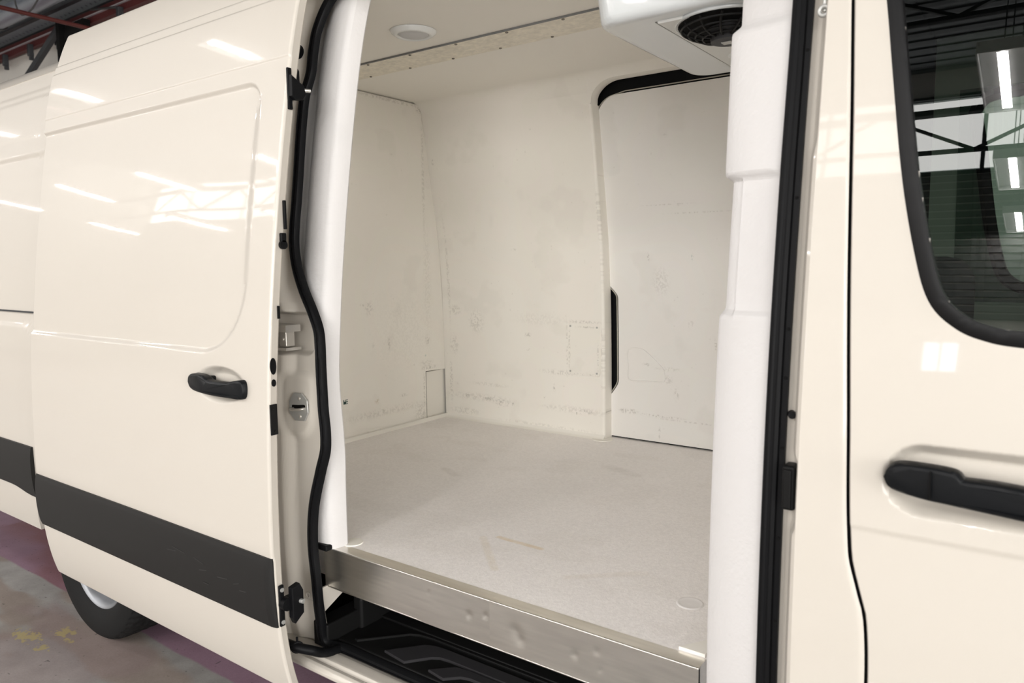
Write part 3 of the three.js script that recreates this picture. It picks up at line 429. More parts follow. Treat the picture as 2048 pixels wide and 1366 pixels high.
// ---------------------------------------------------------------- front door post and cab door
const gapX = y => sinterp(y, [.35, .83, .94, .985, 1.05, 1.3, 1.5, 1.8, 2.0, 2.4], [-.217, -.219, -.2255, -.238, -.254, -.2675, -.278, -.292, -.3035, -.325]);
{
  const sec = [[-.41, -.068], [-.392, -.064], [-.376, -.060], [-.366, -.052], [-.360, -.035], [-.355, -.014], [-.350, -.004], [-.343, 0]];
  const ys = dense(.36, SKIN_TOP, .02, [[1.12, .12, .006], [1.78, .1, .008]]);
  const P = (t, y) => {
    if (t <= 7) { const i = Math.min(6, Math.floor(t)), f = t - i; let x = lerp(sec[i][0], sec[i + 1][0], f), o = lerp(sec[i][1], sec[i + 1][1], f);
      const dent = S((.075 - Math.abs(y - 1.13)) / .02); x += dent * .006 * S((t - 2) / 2) * S((7 - t) / 1.5); x += .006 * S((y - 1.72) / .05) * S((2.1 - y) / .1) * S((t - 2) / 2) * S((7 - t) / 1.5); return V3(x, y, bodyZ(y) + o); }
    const x = lerp(-.343, gapX(y) - .0022, (t - 7) / 5), e = (t - 7) / 5 > .9 ? .0025 * ((t - 11.5) / .5) ** 2 * (t > 11.5 ? 1 : 0) : 0; return V3(x, y, bodyZ(y) + wave(x, y) - e); };
  mesh('front_door_post', patch([...arr(0, 7, 42), ...arr(7.05, 12, 40)], ys, P), M.paint, van);
  mesh('door_gap_seal', patch([-.02, .02], ys, (t, y) => V3(gapX(y) + t, y, bodyZ(y) - .022)), M.rubber, van, 'dark shut line at the edge of the cab door');
  mesh('post_catch', [box(-.376, -.352, 1.095, 1.178, bodyZ(1.13) - .055, bodyZ(1.13) - .018, .006), box(-.372, -.357, 1.10, 1.172, bodyZ(1.13) - .02, bodyZ(1.13) - .012, .003)], M.blackPlastic, van, 'black plastic catch on the front door post');
  mesh('post_button', cyl(V3(-.371, 1.265, bodyZ(1.265) - .048), V3(.3, 0, 1), .007, .016), M.rubber, van);
  mesh('post_hook', [new THREE.TorusGeometry(.008, .004, 8, 16).translate(-.352, 1.985, bodyZ(1.985) - .012), cyl(V3(-.352, 2.02, bodyZ(2.0) - .015), V3(0, 1, 0), .004, .07)], M.zinc, van);
  mesh('seal_strip', slab([-.392, -.381], ys, (x, y) => V3(x, y, bodyZ(y) - .050 - .4 * (x + .381) * 0), (x, y) => V3(x, y, bodyZ(y) - .058)), M.rubber, van);
  const dots = []; for (const y of [1.93, 1.66, 1.42, 1.33, 1.20, 1.03, .87, .74]) dots.push(cyl(V3(-.386, y, bodyZ(y) - .0495), V3(0, 0, 1), .0035, .002, .003, 10));
  mesh('screw', dots, M.dark, van).userData.kind = 'stuff';

  // cab door
  const cd = part('cab_door', van, 'cream cab door with black handle and tinted window');
  const H = { x: -.03, y: 1.19, ax: .185, ay: .057 };
  const hd = (x, y) => { const r = roundedBox(x, y, H.x + .03, H.y, .205, .058, .055, .055); return -.034 * S(-r / .024 + .12); };
  const zf = (x, y) => bodyZ(y) + wave(x + 1, y) + hd(x, y) - .0035 * S((1.10 - y) / .012) * S((y - .9) / .2) - .012 * S((gapX(y) + .006 - x) / .006) ** 2;
  const us = dense(0, 1, .014, [[0, .012, .0012], [.17, .17, .005]]), yv = dense(.36, SKIN_TOP, .022, [[1.19, .08, .0035], [1.10, .02, .003], [1.44, .08, .006]]);
  const X = (u, y) => lerp(gapX(y) + .0022, .855, u);
  mesh('outer_panel', [patch(us, yv, (u, y) => { const x = X(u, y); return V3(x, y, zf(x, y)); }, { skip: (u, y) => inWindow(X(u, y), y) }), patch([0, 1], yv, (t, y) => { const x = X(0, y); return V3(x, y, lerp(zf(x, y) - .03, zf(x, y), t)); })], M.paint, cd);
  const wp = WINDOW.map(([x, y]) => V3(x, y, bodyZ(y) - .002));
  mesh('window_seal', sweep(wp, [[-.004, -.01], [.028, -.01], [.029, -.002], [.020, .003], [.006, .008], [-.002, .006]], outAt, true), phys(lin(.006, .006, .0065), .4, { specularIntensity: .4 }), cd, 'black rubber window seal');
  mesh('window_glass', patch(dense(-.26, .76, .03), dense(1.40, 2.14, .03), (x, y) => V3(x, y, bodyZ(y) - .008)), M.glass, cd, 'dark tinted window mirroring the hall');
  const pl = [[-.196, 1.194], [-.190, 1.207], [-.175, 1.213], [-.137, 1.2145], [-.106, 1.213], [-.098, 1.207], [-.094, 1.2025], [-.05, 1.2035], [.0, 1.201], [.06, 1.198], [.09, 1.192], [.09, 1.170], [.06, 1.166], [.0, 1.1685], [-.06, 1.172], [-.11, 1.1745], [-.14, 1.1755], [-.17, 1.179], [-.19, 1.184]];
  const g = plate(smoothLoop(pl, 90), .020, .008).translate(0, 0, bodyZ(1.19) + .004), p = g.attributes.position;
  for (let i = 0; i < p.count; i++) { const t = clamp((p.getX(i) + .196) / .30); p.setZ(i, p.getZ(i) + .018 * Math.sin(Math.PI * clamp(t * .8)) - .006); }
  g.computeVertexNormals();
  mesh('handle', [crease(g, .8), box(-.18, -.11, 1.185, 1.208, bodyZ(1.19) - .03, bodyZ(1.19) + .01, .006), box(.05, .085, 1.172, 1.195, bodyZ(1.19) - .03, bodyZ(1.19) + .01, .006)], M.handle, cd, 'black pull handle');
  mesh('handle_joint', box(-.1365, -.1345, 1.172, 1.217, bodyZ(1.19) + .0, bodyZ(1.19) + .0405), M.dark, cd);
}
// cab: nose, floor, bulkhead, seat, belt
{
  const nose = new THREE.Shape([[.86, .36], [.86, 2.50], [1.0, 2.42], [1.45, 1.75], [1.72, 1.36], [2.35, 1.15], [2.48, .95], [2.5, .42], [1.62, .40], [1.55, .62], [1.38, .76], [1.15, .80], [.95, .74], [.875, .60]].map(p => V2(...p)));
  mesh('nose', new THREE.ExtrudeGeometry(nose, { depth: 1.84, bevelEnabled: true, bevelSize: .05, bevelThickness: .05, bevelSegments: 4 }).translate(.02, 0, -1.91), M.paint, van);
  mesh('cab_floor', box(-.46, .86, .55, .60, -1.9, -.1), M.cabDark, van);
  mesh('dashboard', box(.45, .86, .6, 1.45, -1.88, -.10, .08), M.cabDark, van);
  const s = part('cab_seat', van, 'dark fabric seat in the cab'); mesh('cushion', box(-.2, .3, .85, 1.0, -.75, -.22, .06), M.cabDark, s); mesh('backrest', box(-.28, -.14, .95, 1.55, -.75, -.22, .06), M.cabDark, s);
  mesh('seat_belt', bar(V3(-.235, 1.72, -.16), V3(-.19, 1.50, -.2), .045, .003), std(lin(.06, .06, .06), .8), van);
  mesh('cab_bulkhead', box(-.40, -.37, .6, 2.35, -1.75, -.36), M.cabDark, van);
  mesh('cab_headliner', box(-.40, .86, 2.30, 2.33, -1.7, -.22), M.cabDark, van);
}
// ---------------------------------------------------------------- wheels
{
  const R = .355, W = .225, prof = [[.215, .075], [.232, .096], [.27, .112], [.305, .113], [.330, .106], [.344, .094], [.3515, .080], [R, .05], [R, 0]];
  const full = [...prof, ...prof.slice(0, -1).reverse().map(([r, z]) => [r, -z])];
  const nA = 220, us = arr(0, 1, nA), vs = arr(0, 1, 64), cv = new THREE.SplineCurve(full.map(([r, z]) => V2(z, r)));
  const tyre = patch(us, vs, (u, v) => {
    const p = cv.getPoint(v), a = u * 2 * Math.PI; let r = p.y; const z = p.x;
    if (r > .335) { const zz = Math.abs(z), k = Math.floor(u * 60 + (zz > .04 ? .35 : 0) + zz * 5), f = (u * 60 + (zz > .04 ? .35 : 0) + zz * 5) - k; if (Math.abs(zz - .038) < .005 || zz < .004 || f < .2) r -= .007; }
    if (Math.abs(r - .30) < .004) r += 0; return V3(r * Math.cos(a), r * Math.sin(a), z); });
  const rimP = [[.0, .03], [.05, .032], [.075, .03], [.085, .012], [.12, .0], [.15, .004], [.172, .022], [.19, .028], [.194, .046], [.199, .048], [.202, .064], [.207, .066], [.209, .079], [.217, .081], [.222, .09], [.2255, .086], [.216, .07], [.205, .0], [.205, -.09]];
  const rim = new THREE.LatheGeometry(rimP.map(([r, z]) => V2(r, z)), 72).rotateX(Math.PI / 2);
  const holes = []; for (let k = 0; k < 12; k++) { const a = k * Math.PI / 6; holes.push(new THREE.CylinderGeometry(.014, .014, .01, 12).rotateX(Math.PI / 2).scale(1.3, 1, 1).translate(0, .152, .004).rotateZ(a)); }
  const nuts = []; for (let k = 0; k < 6; k++) nuts.push(new THREE.CylinderGeometry(.013, .013, .03, 6).rotateX(Math.PI / 2).translate(.062, 0, .04).rotateZ(k * Math.PI / 3));
  const tyreM = phys(lin(.010, .010, .010), .75, { specularIntensity: .35 });
  const w = new THREE.Group(); w.name = 'wheel'; w.userData.label = 'rear wheel with silver steel rim';
  mesh('tyre', tyre, tyreM, w); mesh('rim', rim, M.silver, w, 'silver steel rim'); mesh('vent_hole', holes, M.dark, w).userData.kind = 'stuff'; mesh('wheel_nut', nuts, M.silver, w).userData.kind = 'stuff';
  for (const [x, z, flip] of [[ARCH.x, -.145, 0], [1.25, -.15, 0], [ARCH.x, -1.83, 1], [1.25, -1.83, 1]]) { const c = w.clone(); c.position.set(x, R, z); c.rotation.y = flip ? Math.PI : 0; if (x > 0) c.userData = { label: 'front wheel with silver steel rim' }; van.add(c); }
  mesh('axle', cyl(V3(ARCH.x, R, -.99), V3(0, 0, 1), .05, 1.6), M.dark, van);
}

// ---------------------------------------------------------------- load space
// scuffs: [x, y, length, height, darkness, colour] in the wall's own metres
const GRIME = [.42, .40, .35];
function liningTex(w, h, x0, x1, y0, y1, base, marks, extra) {
  const stamps = marks.map(([a, b, l, t, d, col]) => [(a - 1.4 * l - x0) / (x1 - x0), (a + 1.4 * l - x0) / (x1 - x0), (b - 1.4 * t - y0) / (y1 - y0), (b + 1.4 * t - y0) / (y1 - y0), (u, v, c) => {
    const x = lerp(x0, x1, u), y = lerp(y0, y1, v), dx = Math.abs(x - a) / l, dy = Math.abs(y - b) / t; if (Math.hypot(dx, dy) > 1.35) return null;
    const k = S(1.35 - Math.hypot(dx, dy)) * S((fbm(x * 170 + a * 50, y * 150 + b * 50, 3) - .46) * 6) * d * .38; return c.map((q, i) => lerp(q, (col || GRIME)[i], k)); }]);
  if (extra) stamps.push(extra);
  return texture(w, h, (u, v) => {
    const x = lerp(x0, x1, u), y = lerp(y0, y1, v), n = fbm(x * 2.2 + 5, y * 2.2, 2) - .5, f = fbm(x * 6 + 3, y * 6 + 1, 4);
    const haze = S((f - .60) * 8) * .035 + S((vnoise(x * 60, y * 60) * .6 + vnoise(x * 121, y * 121) * .4 - .88) * 20) * .1;
    return base.map((q, i) => lerp(q + n * [.018, .02, .026][i], GRIME[i] + .15, haze));
  }, true, stamps);
}
const GREEN = [.02, .28, .22];
const liningBump = texture(512, 512, grey((u, v) => fbm(u * 60, v * 60, 3)), false);
{
  const base = [.965, .948, .912];
  // far wall
  const farMarks = [[-2.654, 2.067, .012, .014, .7], [-2.459, 1.235, .05, .06, .35], [-2.60, 1.29, .04, .025, .4], [-2.127, 1.178, .02, .012, .5], [-2.536, .828, .018, .012, .9], [-2.39, .822, .03, .012, .5], [-2.30, .81, .05, .018, .6], [-2.229, .809, .008, .01, .8], [-2.027, .863, .01, .008, .6], [-1.973, .912, .006, .028, .7], [-1.845, .818, .003, .022, .95], [-1.822, .817, .003, .014, .7], [-1.80, .816, .004, .014, .7], [-1.773, .818, .02, .010, .5], [-1.691, .825, .010, .012, .9], [-1.70, .95, .012, .012, .4], [-2.618, 1.10, .03, .05, .35], [-2.193, 1.605, .02, .006, .4], [-2.381, .9, .12, .01, .25], [-2.45, .825, .22, .02, .30], [-1.86, .82, .20, .018, .3], [-2.55, .74, .10, .02, .35], [-2.64, 1.5, .01, .3, .3], [-2.645, .9, .012, .12, .4], [-1.94, 1.0, .12, .012, .35], [-1.80, 1.255, .10, .008, .45], [-1.895, 1.12, .006, .13, .4], [-1.703, 1.12, .006, .12, .35], [-2.05, 1.26, .15, .03, .12], [-1.70, 1.75, .008, .12, .35], [-1.697, 1.5, .006, .1, .3], [-2.02, .72, .3, .01, .25]];
  const farTex = liningTex(800, 1024, REAR_X, POST_X + .02, FLOOR_Y, CEIL_Y + .3, base, farMarks);
  const farM = std(0xffffff, .55, { map: farTex, bumpMap: liningBump, bumpScale: .0003 });
  const uvF = (x, y, p) => [(x - REAR_X) / (POST_X + .02 - REAR_X), (y - FLOOR_Y) / (CEIL_Y + .3 - FLOOR_Y)];
  // wall section: straight up, then a cove into the ceiling. s = height below 2.29, above that the cove
  const R = .075, yc = CEIL_Y - R, sec = s => s <= yc ? [s, farZ(s)] : (a => [yc + R * Math.sin(a), farZ(yc) + R * (1 - Math.cos(a))])(Math.min(Math.PI / 2, (s - yc) / R));
  const sTop = yc + R * Math.PI / 2;
  const hump = x => .006 * S((x - POST_X + .05) / .03);
  mesh('far_wall_lining', [patch(dense(REAR_X, POST_X - .012, .04, [[POST_X, .06, .006]]), dense(FLOOR_Y, sTop, .03, [[yc + .06, .07, .006]]), (x, s) => { const [y, z] = sec(s); return V3(x, y, z - hump(x) * 0); }, { uv: uvF }),
    patch(arr(0, 1, 8), dense(FLOOR_Y, 2.2392, .03), (t, y) => { const a = t * Math.PI / 2; return V3(POST_X - .012 + .012 * Math.sin(a), y, farZ(y) - .012 * (1 - Math.cos(a))); }, { uv: (t, y) => [.97, (y - FLOOR_Y) / (CEIL_Y + .3 - FLOOR_Y)] }),
    patch([0, 1], dense(FLOOR_Y, 2.2392, .03), (t, y) => V3(POST_X, y, farZ(y) - .012 - .06 * t), { uv: (t, y) => [.985, (y - FLOOR_Y) / (CEIL_Y + .3 - FLOOR_Y)] })], farM, van, 'scuffed off-white wall lining');
  // lining above the far door: lower edge with a rounded corner
  const rc = .13, topEdge = x => { const d = x - POST_X; return 2.332 - (d < rc ? rc - Math.sqrt(rc * rc - (rc - d) * (rc - d)) : 0) * .72; };
  const hx = dense(POST_X, FRONT_X, .04, [[POST_X + .06, .07, .005]]);
  const hm = std(lin(.91, .875, .80), .55, { bumpMap: liningBump, bumpScale: .0003 });
  mesh('far_header_lining', [patch(hx, arr(0, 1, 24), (x, t) => { const [y, z] = sec(lerp(topEdge(x), sTop, t)); return V3(x, y, z); }), patch(hx, arr(0, 1, 4), (x, t) => { const [y, z] = sec(topEdge(x)); return V3(x, y - .004 * Math.sin(t * Math.PI), z - .06 * (1 - t)); }),
    patch([POST_X - .012, POST_X], dense(2.2392, sTop, .01), (x, s) => { const [y, z] = sec(s); return V3(x, y, z); })], hm, van);
  // rear bulkhead: base wall and proud board with a notch by the far corner
  const rb = std(lin(.91, .875, .80), .55, { bumpMap: liningBump, bumpScale: .0003 });
  mesh('rear_bulkhead', box(REAR_X - .05, REAR_X - .012, FLOOR_Y - .02, CEIL_Y + .02, -1.80, -.12), rb, van);
  const Zr = [-1.80, -.12], rearMarks = [[-1.03, .888, .012, .012, 0], [-1.592, 1.052, .006, .006, 1, GREEN], [-1.505, 1.011, .004, .005, .8], [-1.233, .862, .014, .016, .8, [.6, .52, .35]], [-1.272, .804, .008, .010, .9], [-1.327, 1.14, .008, .03, .6], [-1.20, 1.325, .03, .035, .35], [-1.614, 1.133, .02, .025, .5], [-1.421, .864, .03, .008, .5], [-1.157, 1.345, .015, .008, .6], [-1.30, .80, .3, .02, .25], [-1.58, .86, .006, .10, .8], [-1.62, .985, .06, .012, .6], [-1.60, 1.01, .05, .02, .3], [-1.62, 1.45, .03, .3, .15], [-1.45, 1.2, .2, .2, .08], [-1.55, .75, .05, .05, .4], [-1.22, 1.15, .01, .03, .2], [-1.59, 2.33, .03, .02, .6], [-1.40, 2.345, .25, .01, .4], [-1.605, 2.0, .01, .3, .35]];
  const rearTex = liningTex(1024, 1024, Zr[0], Zr[1], FLOOR_Y, CEIL_Y, base, rearMarks, [(-1.05 - Zr[0]) / 1.68, (-1.01 - Zr[0]) / 1.68, (.875 - FLOOR_Y) / (CEIL_Y - FLOOR_Y), (.905 - FLOOR_Y) / (CEIL_Y - FLOOR_Y), (u, v) => { // green pen strokes
    const z = lerp(Zr[0], Zr[1], u), y = lerp(FLOOR_Y, CEIL_Y, v), X = 1 - (z + 1.043) / .028, Y = (y - .879) / .022; return X > 0 && X < 1 && Y > 0 && Y < 1 && (X > .05 && X < .22 || X > .5 && X < .64 || Math.abs(Y - .5) < .13 && X < .64 || X >= .64 && (Y > .86 || Y < .14 || Math.abs(Y - .5) < .1) || X < .5 && Y < .45 && X > .2) ? [.03, .20, .18] : null; }]);
  const board = new THREE.Shape([V2(-1.593, .705), V2(-1.593, .968), V2(-1.749, .962), V2(-1.744, 1.23), V2(-1.726, 1.56), V2(-1.702, 1.75), V2(-1.671, 1.93), V2(-1.629, 2.18), V2(-1.592, 2.352), V2(-.16, 2.352), V2(-.16, .705)]);
  const bg = new THREE.ExtrudeGeometry(board, { depth: .011, bevelEnabled: true, bevelSize: .0015, bevelThickness: .0015, bevelSegments: 1 }); { const p = bg.attributes.position, q = bg.attributes.uv; for (let i = 0; i < p.count; i++) q.setXY(i, (p.getX(i) - Zr[0]) / (Zr[1] - Zr[0]), (p.getY(i) - FLOOR_Y) / (CEIL_Y - FLOOR_Y)); }
  bg.rotateY(-Math.PI / 2); // shape x -> world z
  bg.translate(REAR_X - .0, 0, 0);
  mesh('bulkhead_board', bg, std(0xffffff, .55, { map: rearTex, bumpMap: liningBump, bumpScale: .0003 }), van, 'scuffed white board on the rear bulkhead');
  const jm = std(lin(.14, .12, .09), .8);
  mesh('board_joint', box(REAR_X - .006, REAR_X + .001, .704, .966, -1.597, -1.5945), jm, van); mesh('board_joint', box(REAR_X - .006, REAR_X + .001, .9625, .9655, -1.745, -1.5945), jm, van); mesh('board_joint', box(REAR_X - .006, REAR_X + .001, .7015, .7035, -1.593, -.16), jm, van);
  // access plate with four screws
  const ap = part('access_plate', van, 'small screwed access plate on the far wall');
  const az = farZ(1.12) + .0005; mesh('plate', plate(smoothRect(-1.888, -1.712, .998, 1.248, .012), .003, .001).translate(0, 0, az), farPlain(), ap);
  for (const [x, y] of [[-1.874, 1.234], [-1.727, 1.232], [-1.874, 1.014], [-1.727, 1.012]]) mesh('screw', new THREE.CylinderGeometry(.0045, .005, .003, 10).rotateX(Math.PI / 2).translate(x, y, az + .005), M.zinc, ap);
  function farPlain() { return std(0xffffff, .55, { map: liningTex(256, 256, 0, .2, 0, .3, base, [ [.01, .15, .006, .14, .5], [.1, .005, .1, .006, .5], [.19, .1, .005, .1, .5], [.12, .28, .07, .006, .6]]) }); }
  function smoothRect(x0, x1, y0, y1, r) { const s = []; const c = (cx, cy, a) => { for (let k = 0; k <= 4; k++) { const t = a + k * Math.PI / 8; s.push([cx + r * Math.cos(t), cy + r * Math.sin(t)]); } }; c(x1 - r, y1 - r, 0); c(x0 + r, y1 - r, Math.PI / 2); c(x0 + r, y0 + r, Math.PI); c(x1 - r, y0 + r, 1.5 * Math.PI); return s; }
  { const g = ap.children[0].geometry, p = g.attributes.position, q = g.attributes.uv; for (let i = 0; i < p.count; i++) q.setXY(i, (p.getX(i) + 1.888) / .176, (p.getY(i) - .998) / .25); }

  // far sliding door, closed, seen from inside
  const fd = part('far_sliding_door', van, 'closed white sliding door on the far side');
  const dz = y => farZ(y) - .066, notch = y => .060 * S((y - .86) / .12) * S((1.46 - y) / .09), xl = y => POST_X - .02 + notch(y) + .0;
  const topY = 2.276, cr = .12, left = y => xl(y) + (y > topY - cr ? cr - Math.sqrt(Math.max(0, cr * cr - (y - topY + cr) ** 2)) : 0);
  const doorMarks = [[-1.489, 1.559, .006, .02, .6], [-1.278, 1.558, .005, .014, .95, [.15, .32, .28]], [-1.504, 1.064, .02, .008, .5], [-1.632, .832, .012, .010, .9], [-1.60, .832, .05, .012, .6], [-1.574, .836, .012, .010, .7], [-1.438, .826, .12, .006, .55], [-1.257, .815, .2, .004, .4], [-1.437, .745, .006, .03, .5], [-1.173, 1.176, .006, .03, .5], [-1.39, 1.79, .12, .003, .35], [-1.25, 1.75, .15, .003, .35], [-1.354, .937, .012, .03, .4], [-1.287, 1.259, .012, .02, .4], [-1.43, 1.45, .04, .06, .25], [-1.395, 1.0, .02, .02, .3], [-1.52, .69, .2, .004, .8], [-1.40, 1.05, .06, .01, .3]];
  const dTex = liningTex(1024, 1024, -1.75, -.45, .69, 2.33, [.955, .945, .925], doorMarks);
  const dys = [...dense(.703, topY - .001, .03, [[1.4, .1, .01], [.92, .1, .01], [topY - .06, .08, .006], [topY, .012, .001]])], xw = (u, y) => lerp(left(y), -.5, u);
  const dm = std(0xffffff, .42, { map: dTex });
  mesh('inner_panel', slab(arr(0, 1, 24), dys, (u, y) => V3(xw(u, y), y, dz(y) - .004 * Math.exp(-(xw(u, y) - left(y)) / .008)), (u, y) => V3(xw(u, y), y, dz(y) - .012), { uv: (u, y, p) => [(p.x + 1.75) / 1.3, (p.y - .69) / 1.64] }), dm, fd);
  mesh('emboss', [sweep(curve([[-1.597, 1.128], [-1.53, 1.134], [-1.515, 1.128], [-1.428, 1.056], [-1.416, 1.035], [-1.417, .992], [-1.50, .984], [-1.596, .987], [-1.598, 1.05]].map(([x, y]) => V3(x, y, dz(y) + .0002)), 80, true), round(.007, .007, 8), () => V3(0, 0, 1), true)], dm, fd);
  const ol = dys.map(y => V3(left(y) - .009, y, dz(y) - .010)); for (let k = 1; k < 24; k++) ol.push(V3(lerp(left(topY - .001), -.5, k / 23), topY + .009, dz(topY) - .010));
  mesh('edge_strip', sweep(ol.filter((p, i) => p.y > .75), round(.0055, .006, 8), () => V3(0, 0, 1)), std(lin(.45, .43, .36), .5), fd, 'thin beige strip round the door panel');
  mesh('seal', patch(arr(POST_X - .1, -.46, 6), dense(.68, 2.36, .05), (x, y) => V3(x, y, dz(y) - .022)), M.rubber, fd, 'black rubber seal behind the door panel');

  // load floor with speckled coating and a few stains
  const fTex = texture(1536, 1152, (u, v) => { const x = lerp(-2.70, -.45, u), z = lerp(-1.83, -.14, v); const g = hash(Math.floor(u * 1536), Math.floor(v * 1152)) - .5, n = fbm(x * 3, z * 3, 3) - .5, sp = fbm(x * 150, z * 150, 2) - .5;
    let c = [.972, .955, .943].map((q, i) => q + .025 * n + .035 * g + .05 * sp);
    const dirt = S((fbm(x * 5 + 2, z * 9, 3) - .57) * 9) * .035; c = c.map((q, i) => lerp(q, [.66, .62, .55][i], dirt));
    const sg = (ax, az, bx, bz, w) => { const dx = bx - ax, dz2 = bz - az, t = clamp(((x - ax) * dx + (z - az) * dz2) / (dx * dx + dz2 * dz2)); return Math.hypot(x - ax - t * dx, z - az - t * dz2) / w; };
    for (const [ax, az, bx, bz, w, d, col] of [[-1.35, -.46, -1.19, -.455, .010, .42, [.86, .76, .60]], [-1.39, -.43, -1.216, -.26, .013, .2, [.86, .79, .66]], [-1.02, -.33, -.86, -.47, .016, .08, [.80, .72, .60]], [-2.0, -.95, -1.9, -.90, .02, .08, [.55, .52, .47]], [-1.45, -1.35, -1.3, -1.3, .03, .06, [.55, .52, .47]]]) { const r = sg(ax, az, bx, bz, w); if (r < 1.4) c = c.map((q, i) => lerp(q, col[i], S(1.4 - r) * d * (.4 + .9 * fbm(x * 60, z * 60, 3)))); }
    return c; });
  const fB = texture(512, 512, grey((u, v) => .5 * fbm(u * 130, v * 130, 2) + .5 * hash(Math.floor(u * 512), Math.floor(v * 512))), false); fB.repeat.set(4, 3);
  mesh('load_floor', [patch(arr(-2.70, -.45, 8), arr(-.142, -1.84, 6), (x, z) => V3(x, FLOOR_Y + (z > -.15 ? -.0006 : 0), z), { uv: (x, z) => [(x + 2.70) / 2.25, (z + 1.83) / 1.69] }), box(-2.70, -.45, .575, FLOOR_Y - .0015, -1.84, -.145)], std(0xffffff, .6, { map: fTex, bumpMap: fB, bumpScale: .0008 }), van, 'speckled off-white load floor with faint stains');
  const cove = std(lin(.90, .87, .80), .5), cs = [[0, 0], [.024, 0], [.012, .005], [.006, .011], [0, .022]];
  const coveUp = () => V3(0, 1, 0);
  mesh('floor_cove', sweep([V3(REAR_X + .012, FLOOR_Y, -.2), V3(REAR_X + .012, FLOOR_Y, -1.755)], cs.map(([a, b]) => [-a, b]), coveUp), cove, van);
  mesh('floor_cove', sweep([V3(REAR_X, FLOOR_Y, farZ(.7)), V3(POST_X, FLOOR_Y, farZ(.7))], cs, coveUp), cove, van);
  mesh('sealing_pad', cyl(V3(POST_X - .01, FLOOR_Y + .0015, farZ(.7)), V3(0, 1, 0), .05, .004), cove, van);
  mesh('sealing_pad', cyl(V3(-1.695, FLOOR_Y + .001, -.170), V3(0, 1, 0), .032, .003), cove, van);
  mesh('floor_plug', [new THREE.LatheGeometry([[0, .003], [.022, .002], [.028, .004], [.032, .004], [.036, 0]].map(p => V2(...p)), 32).translate(-.686, FLOOR_Y - .002, -.371)], std(lin(.84, .81, .79), .5), van, 'round white plug in the load floor');

  // ceiling, near wall with its post, front wall
  mesh('ceiling_lining', box(REAR_X - .02, FRONT_X, CEIL_Y, CEIL_Y + .03, farZ(yc) + R - .002, -.17), hm, van);
  const sx = y => .028 * S((1.25 - y) / .3), foam = texture(512, 512, grey((u, v) => fbm(u * 40, v * 40, 4)), false); foam.repeat.set(3, 3);
  const postM = std(lin(.66, .642, .634), .6, { bumpMap: foam, bumpScale: .0008 });
  const ring = y => { const b = bodyZ(y), s = sx(y); return [[-1.87, -.125], [-1.845, -.105], [-1.80 + s * .5, -.089], [-1.77 + s, -.090], [-1.745 + s, -.094], [-1.735 + s, -.099], [-1.728 + s, -.108], [-1.722 + s, -.135], [-1.720 + s, -.150], [-1.728 + s, -.160], [-2.69, -.165], [-2.69, -.105]].map(([x, o]) => [x, b + o]).reverse(); };
  mesh('near_wall_lining', loft(dense(FLOOR_Y, CEIL_Y + .02, .04), ring, .45), postM, van, 'white textured lining post behind the door seal');
  // bright lining on the front door post, with a thicker block above
  const xL = y => -.528 - (.013 + .030 * clamp(y - 1.72, 0, .4)) * S((y - 1.70) / .014) + .014 * S((y - 1.998) / .02) - .009 * S((1.455 - y) / .025);
  const proud = y => .014 * S((y - 1.70) / .02) * S((2.02 - y) / .03) + .010 * S((1.455 - y) / .02);
  const ring2 = y => { const b = bodyZ(y), x = xL(y), p = proud(y); return [[-.398, -.062], [-.415, -.066], [-.44, -.076 + p], [-.50, -.086 + p], [x + .025, -.094 + p], [x + .010, -.099 + p], [x + .002, -.107 + p], [x, -.118 + p], [x + .004, -.22], [-.40, -.22]].map(([q, o]) => [q, b + o]); };
  mesh('front_post_lining', loft(dense(.575, CEIL_Y + .02, .03, [[1.71, .03, .003], [1.45, .03, .003], [2.01, .03, .003]]), ring2, .5), postM, van, 'bright white lining of the front door post');
  mesh('corner_fillet', plate([[-.62, -.148], [-.56, -.148], [-.56, -.24]].map(([x, z]) => [x, -z]), .008).rotateX(-Math.PI / 2).translate(0, FLOOR_Y, 0), cove, van);
  mesh('front_wall_lining', box(FRONT_X, FRONT_X + .04, FLOOR_Y - .02, CEIL_Y + .02, -1.82, -.2), hm, van);
  // steel strip screwed over the ceiling joint
  const mott = texture(1024, 128, (u, v) => { const n = fbm(u * 60, v * 8, 4) - .5, k = fbm(u * 160, v * 22, 3) - .5; const g = .93 + .10 * n + .12 * k; return [g, g * .97, g * .90]; });
  const cs2 = part('ceiling_strip', van, 'mottled galvanised strip screwed to the ceiling');
  mesh('strip', slab(arr(-2.68, -.5, 20), arr(-1.042, -.872, 4), (x, z) => V3(x, CEIL_Y - .001, z), (x, z) => V3(x, CEIL_Y - .004, z), { uv: (x, z) => [x / 2, (z + 1.05) / .2] }), std(0xffffff, .45, { map: mott }), cs2);
  mesh('edge_shade', box(-2.68, -.5, CEIL_Y - .006, CEIL_Y + .001, -.872, -.866), std(lin(.2, .2, .2), .5), cs2);  // dark strip stands for the shadow along the plate edge
  for (const z of [-.885, -1.028]) for (let x = -2.55 + (z < -1 ? .1 : 0); x < -.7; x += .235) mesh('screw', new THREE.SphereGeometry(.006, 10, 6).scale(1, .6, 1).translate(x, CEIL_Y - .005, z), std(lin(.22, .2, .17), .5, { metalness: .6 }), cs2);
}
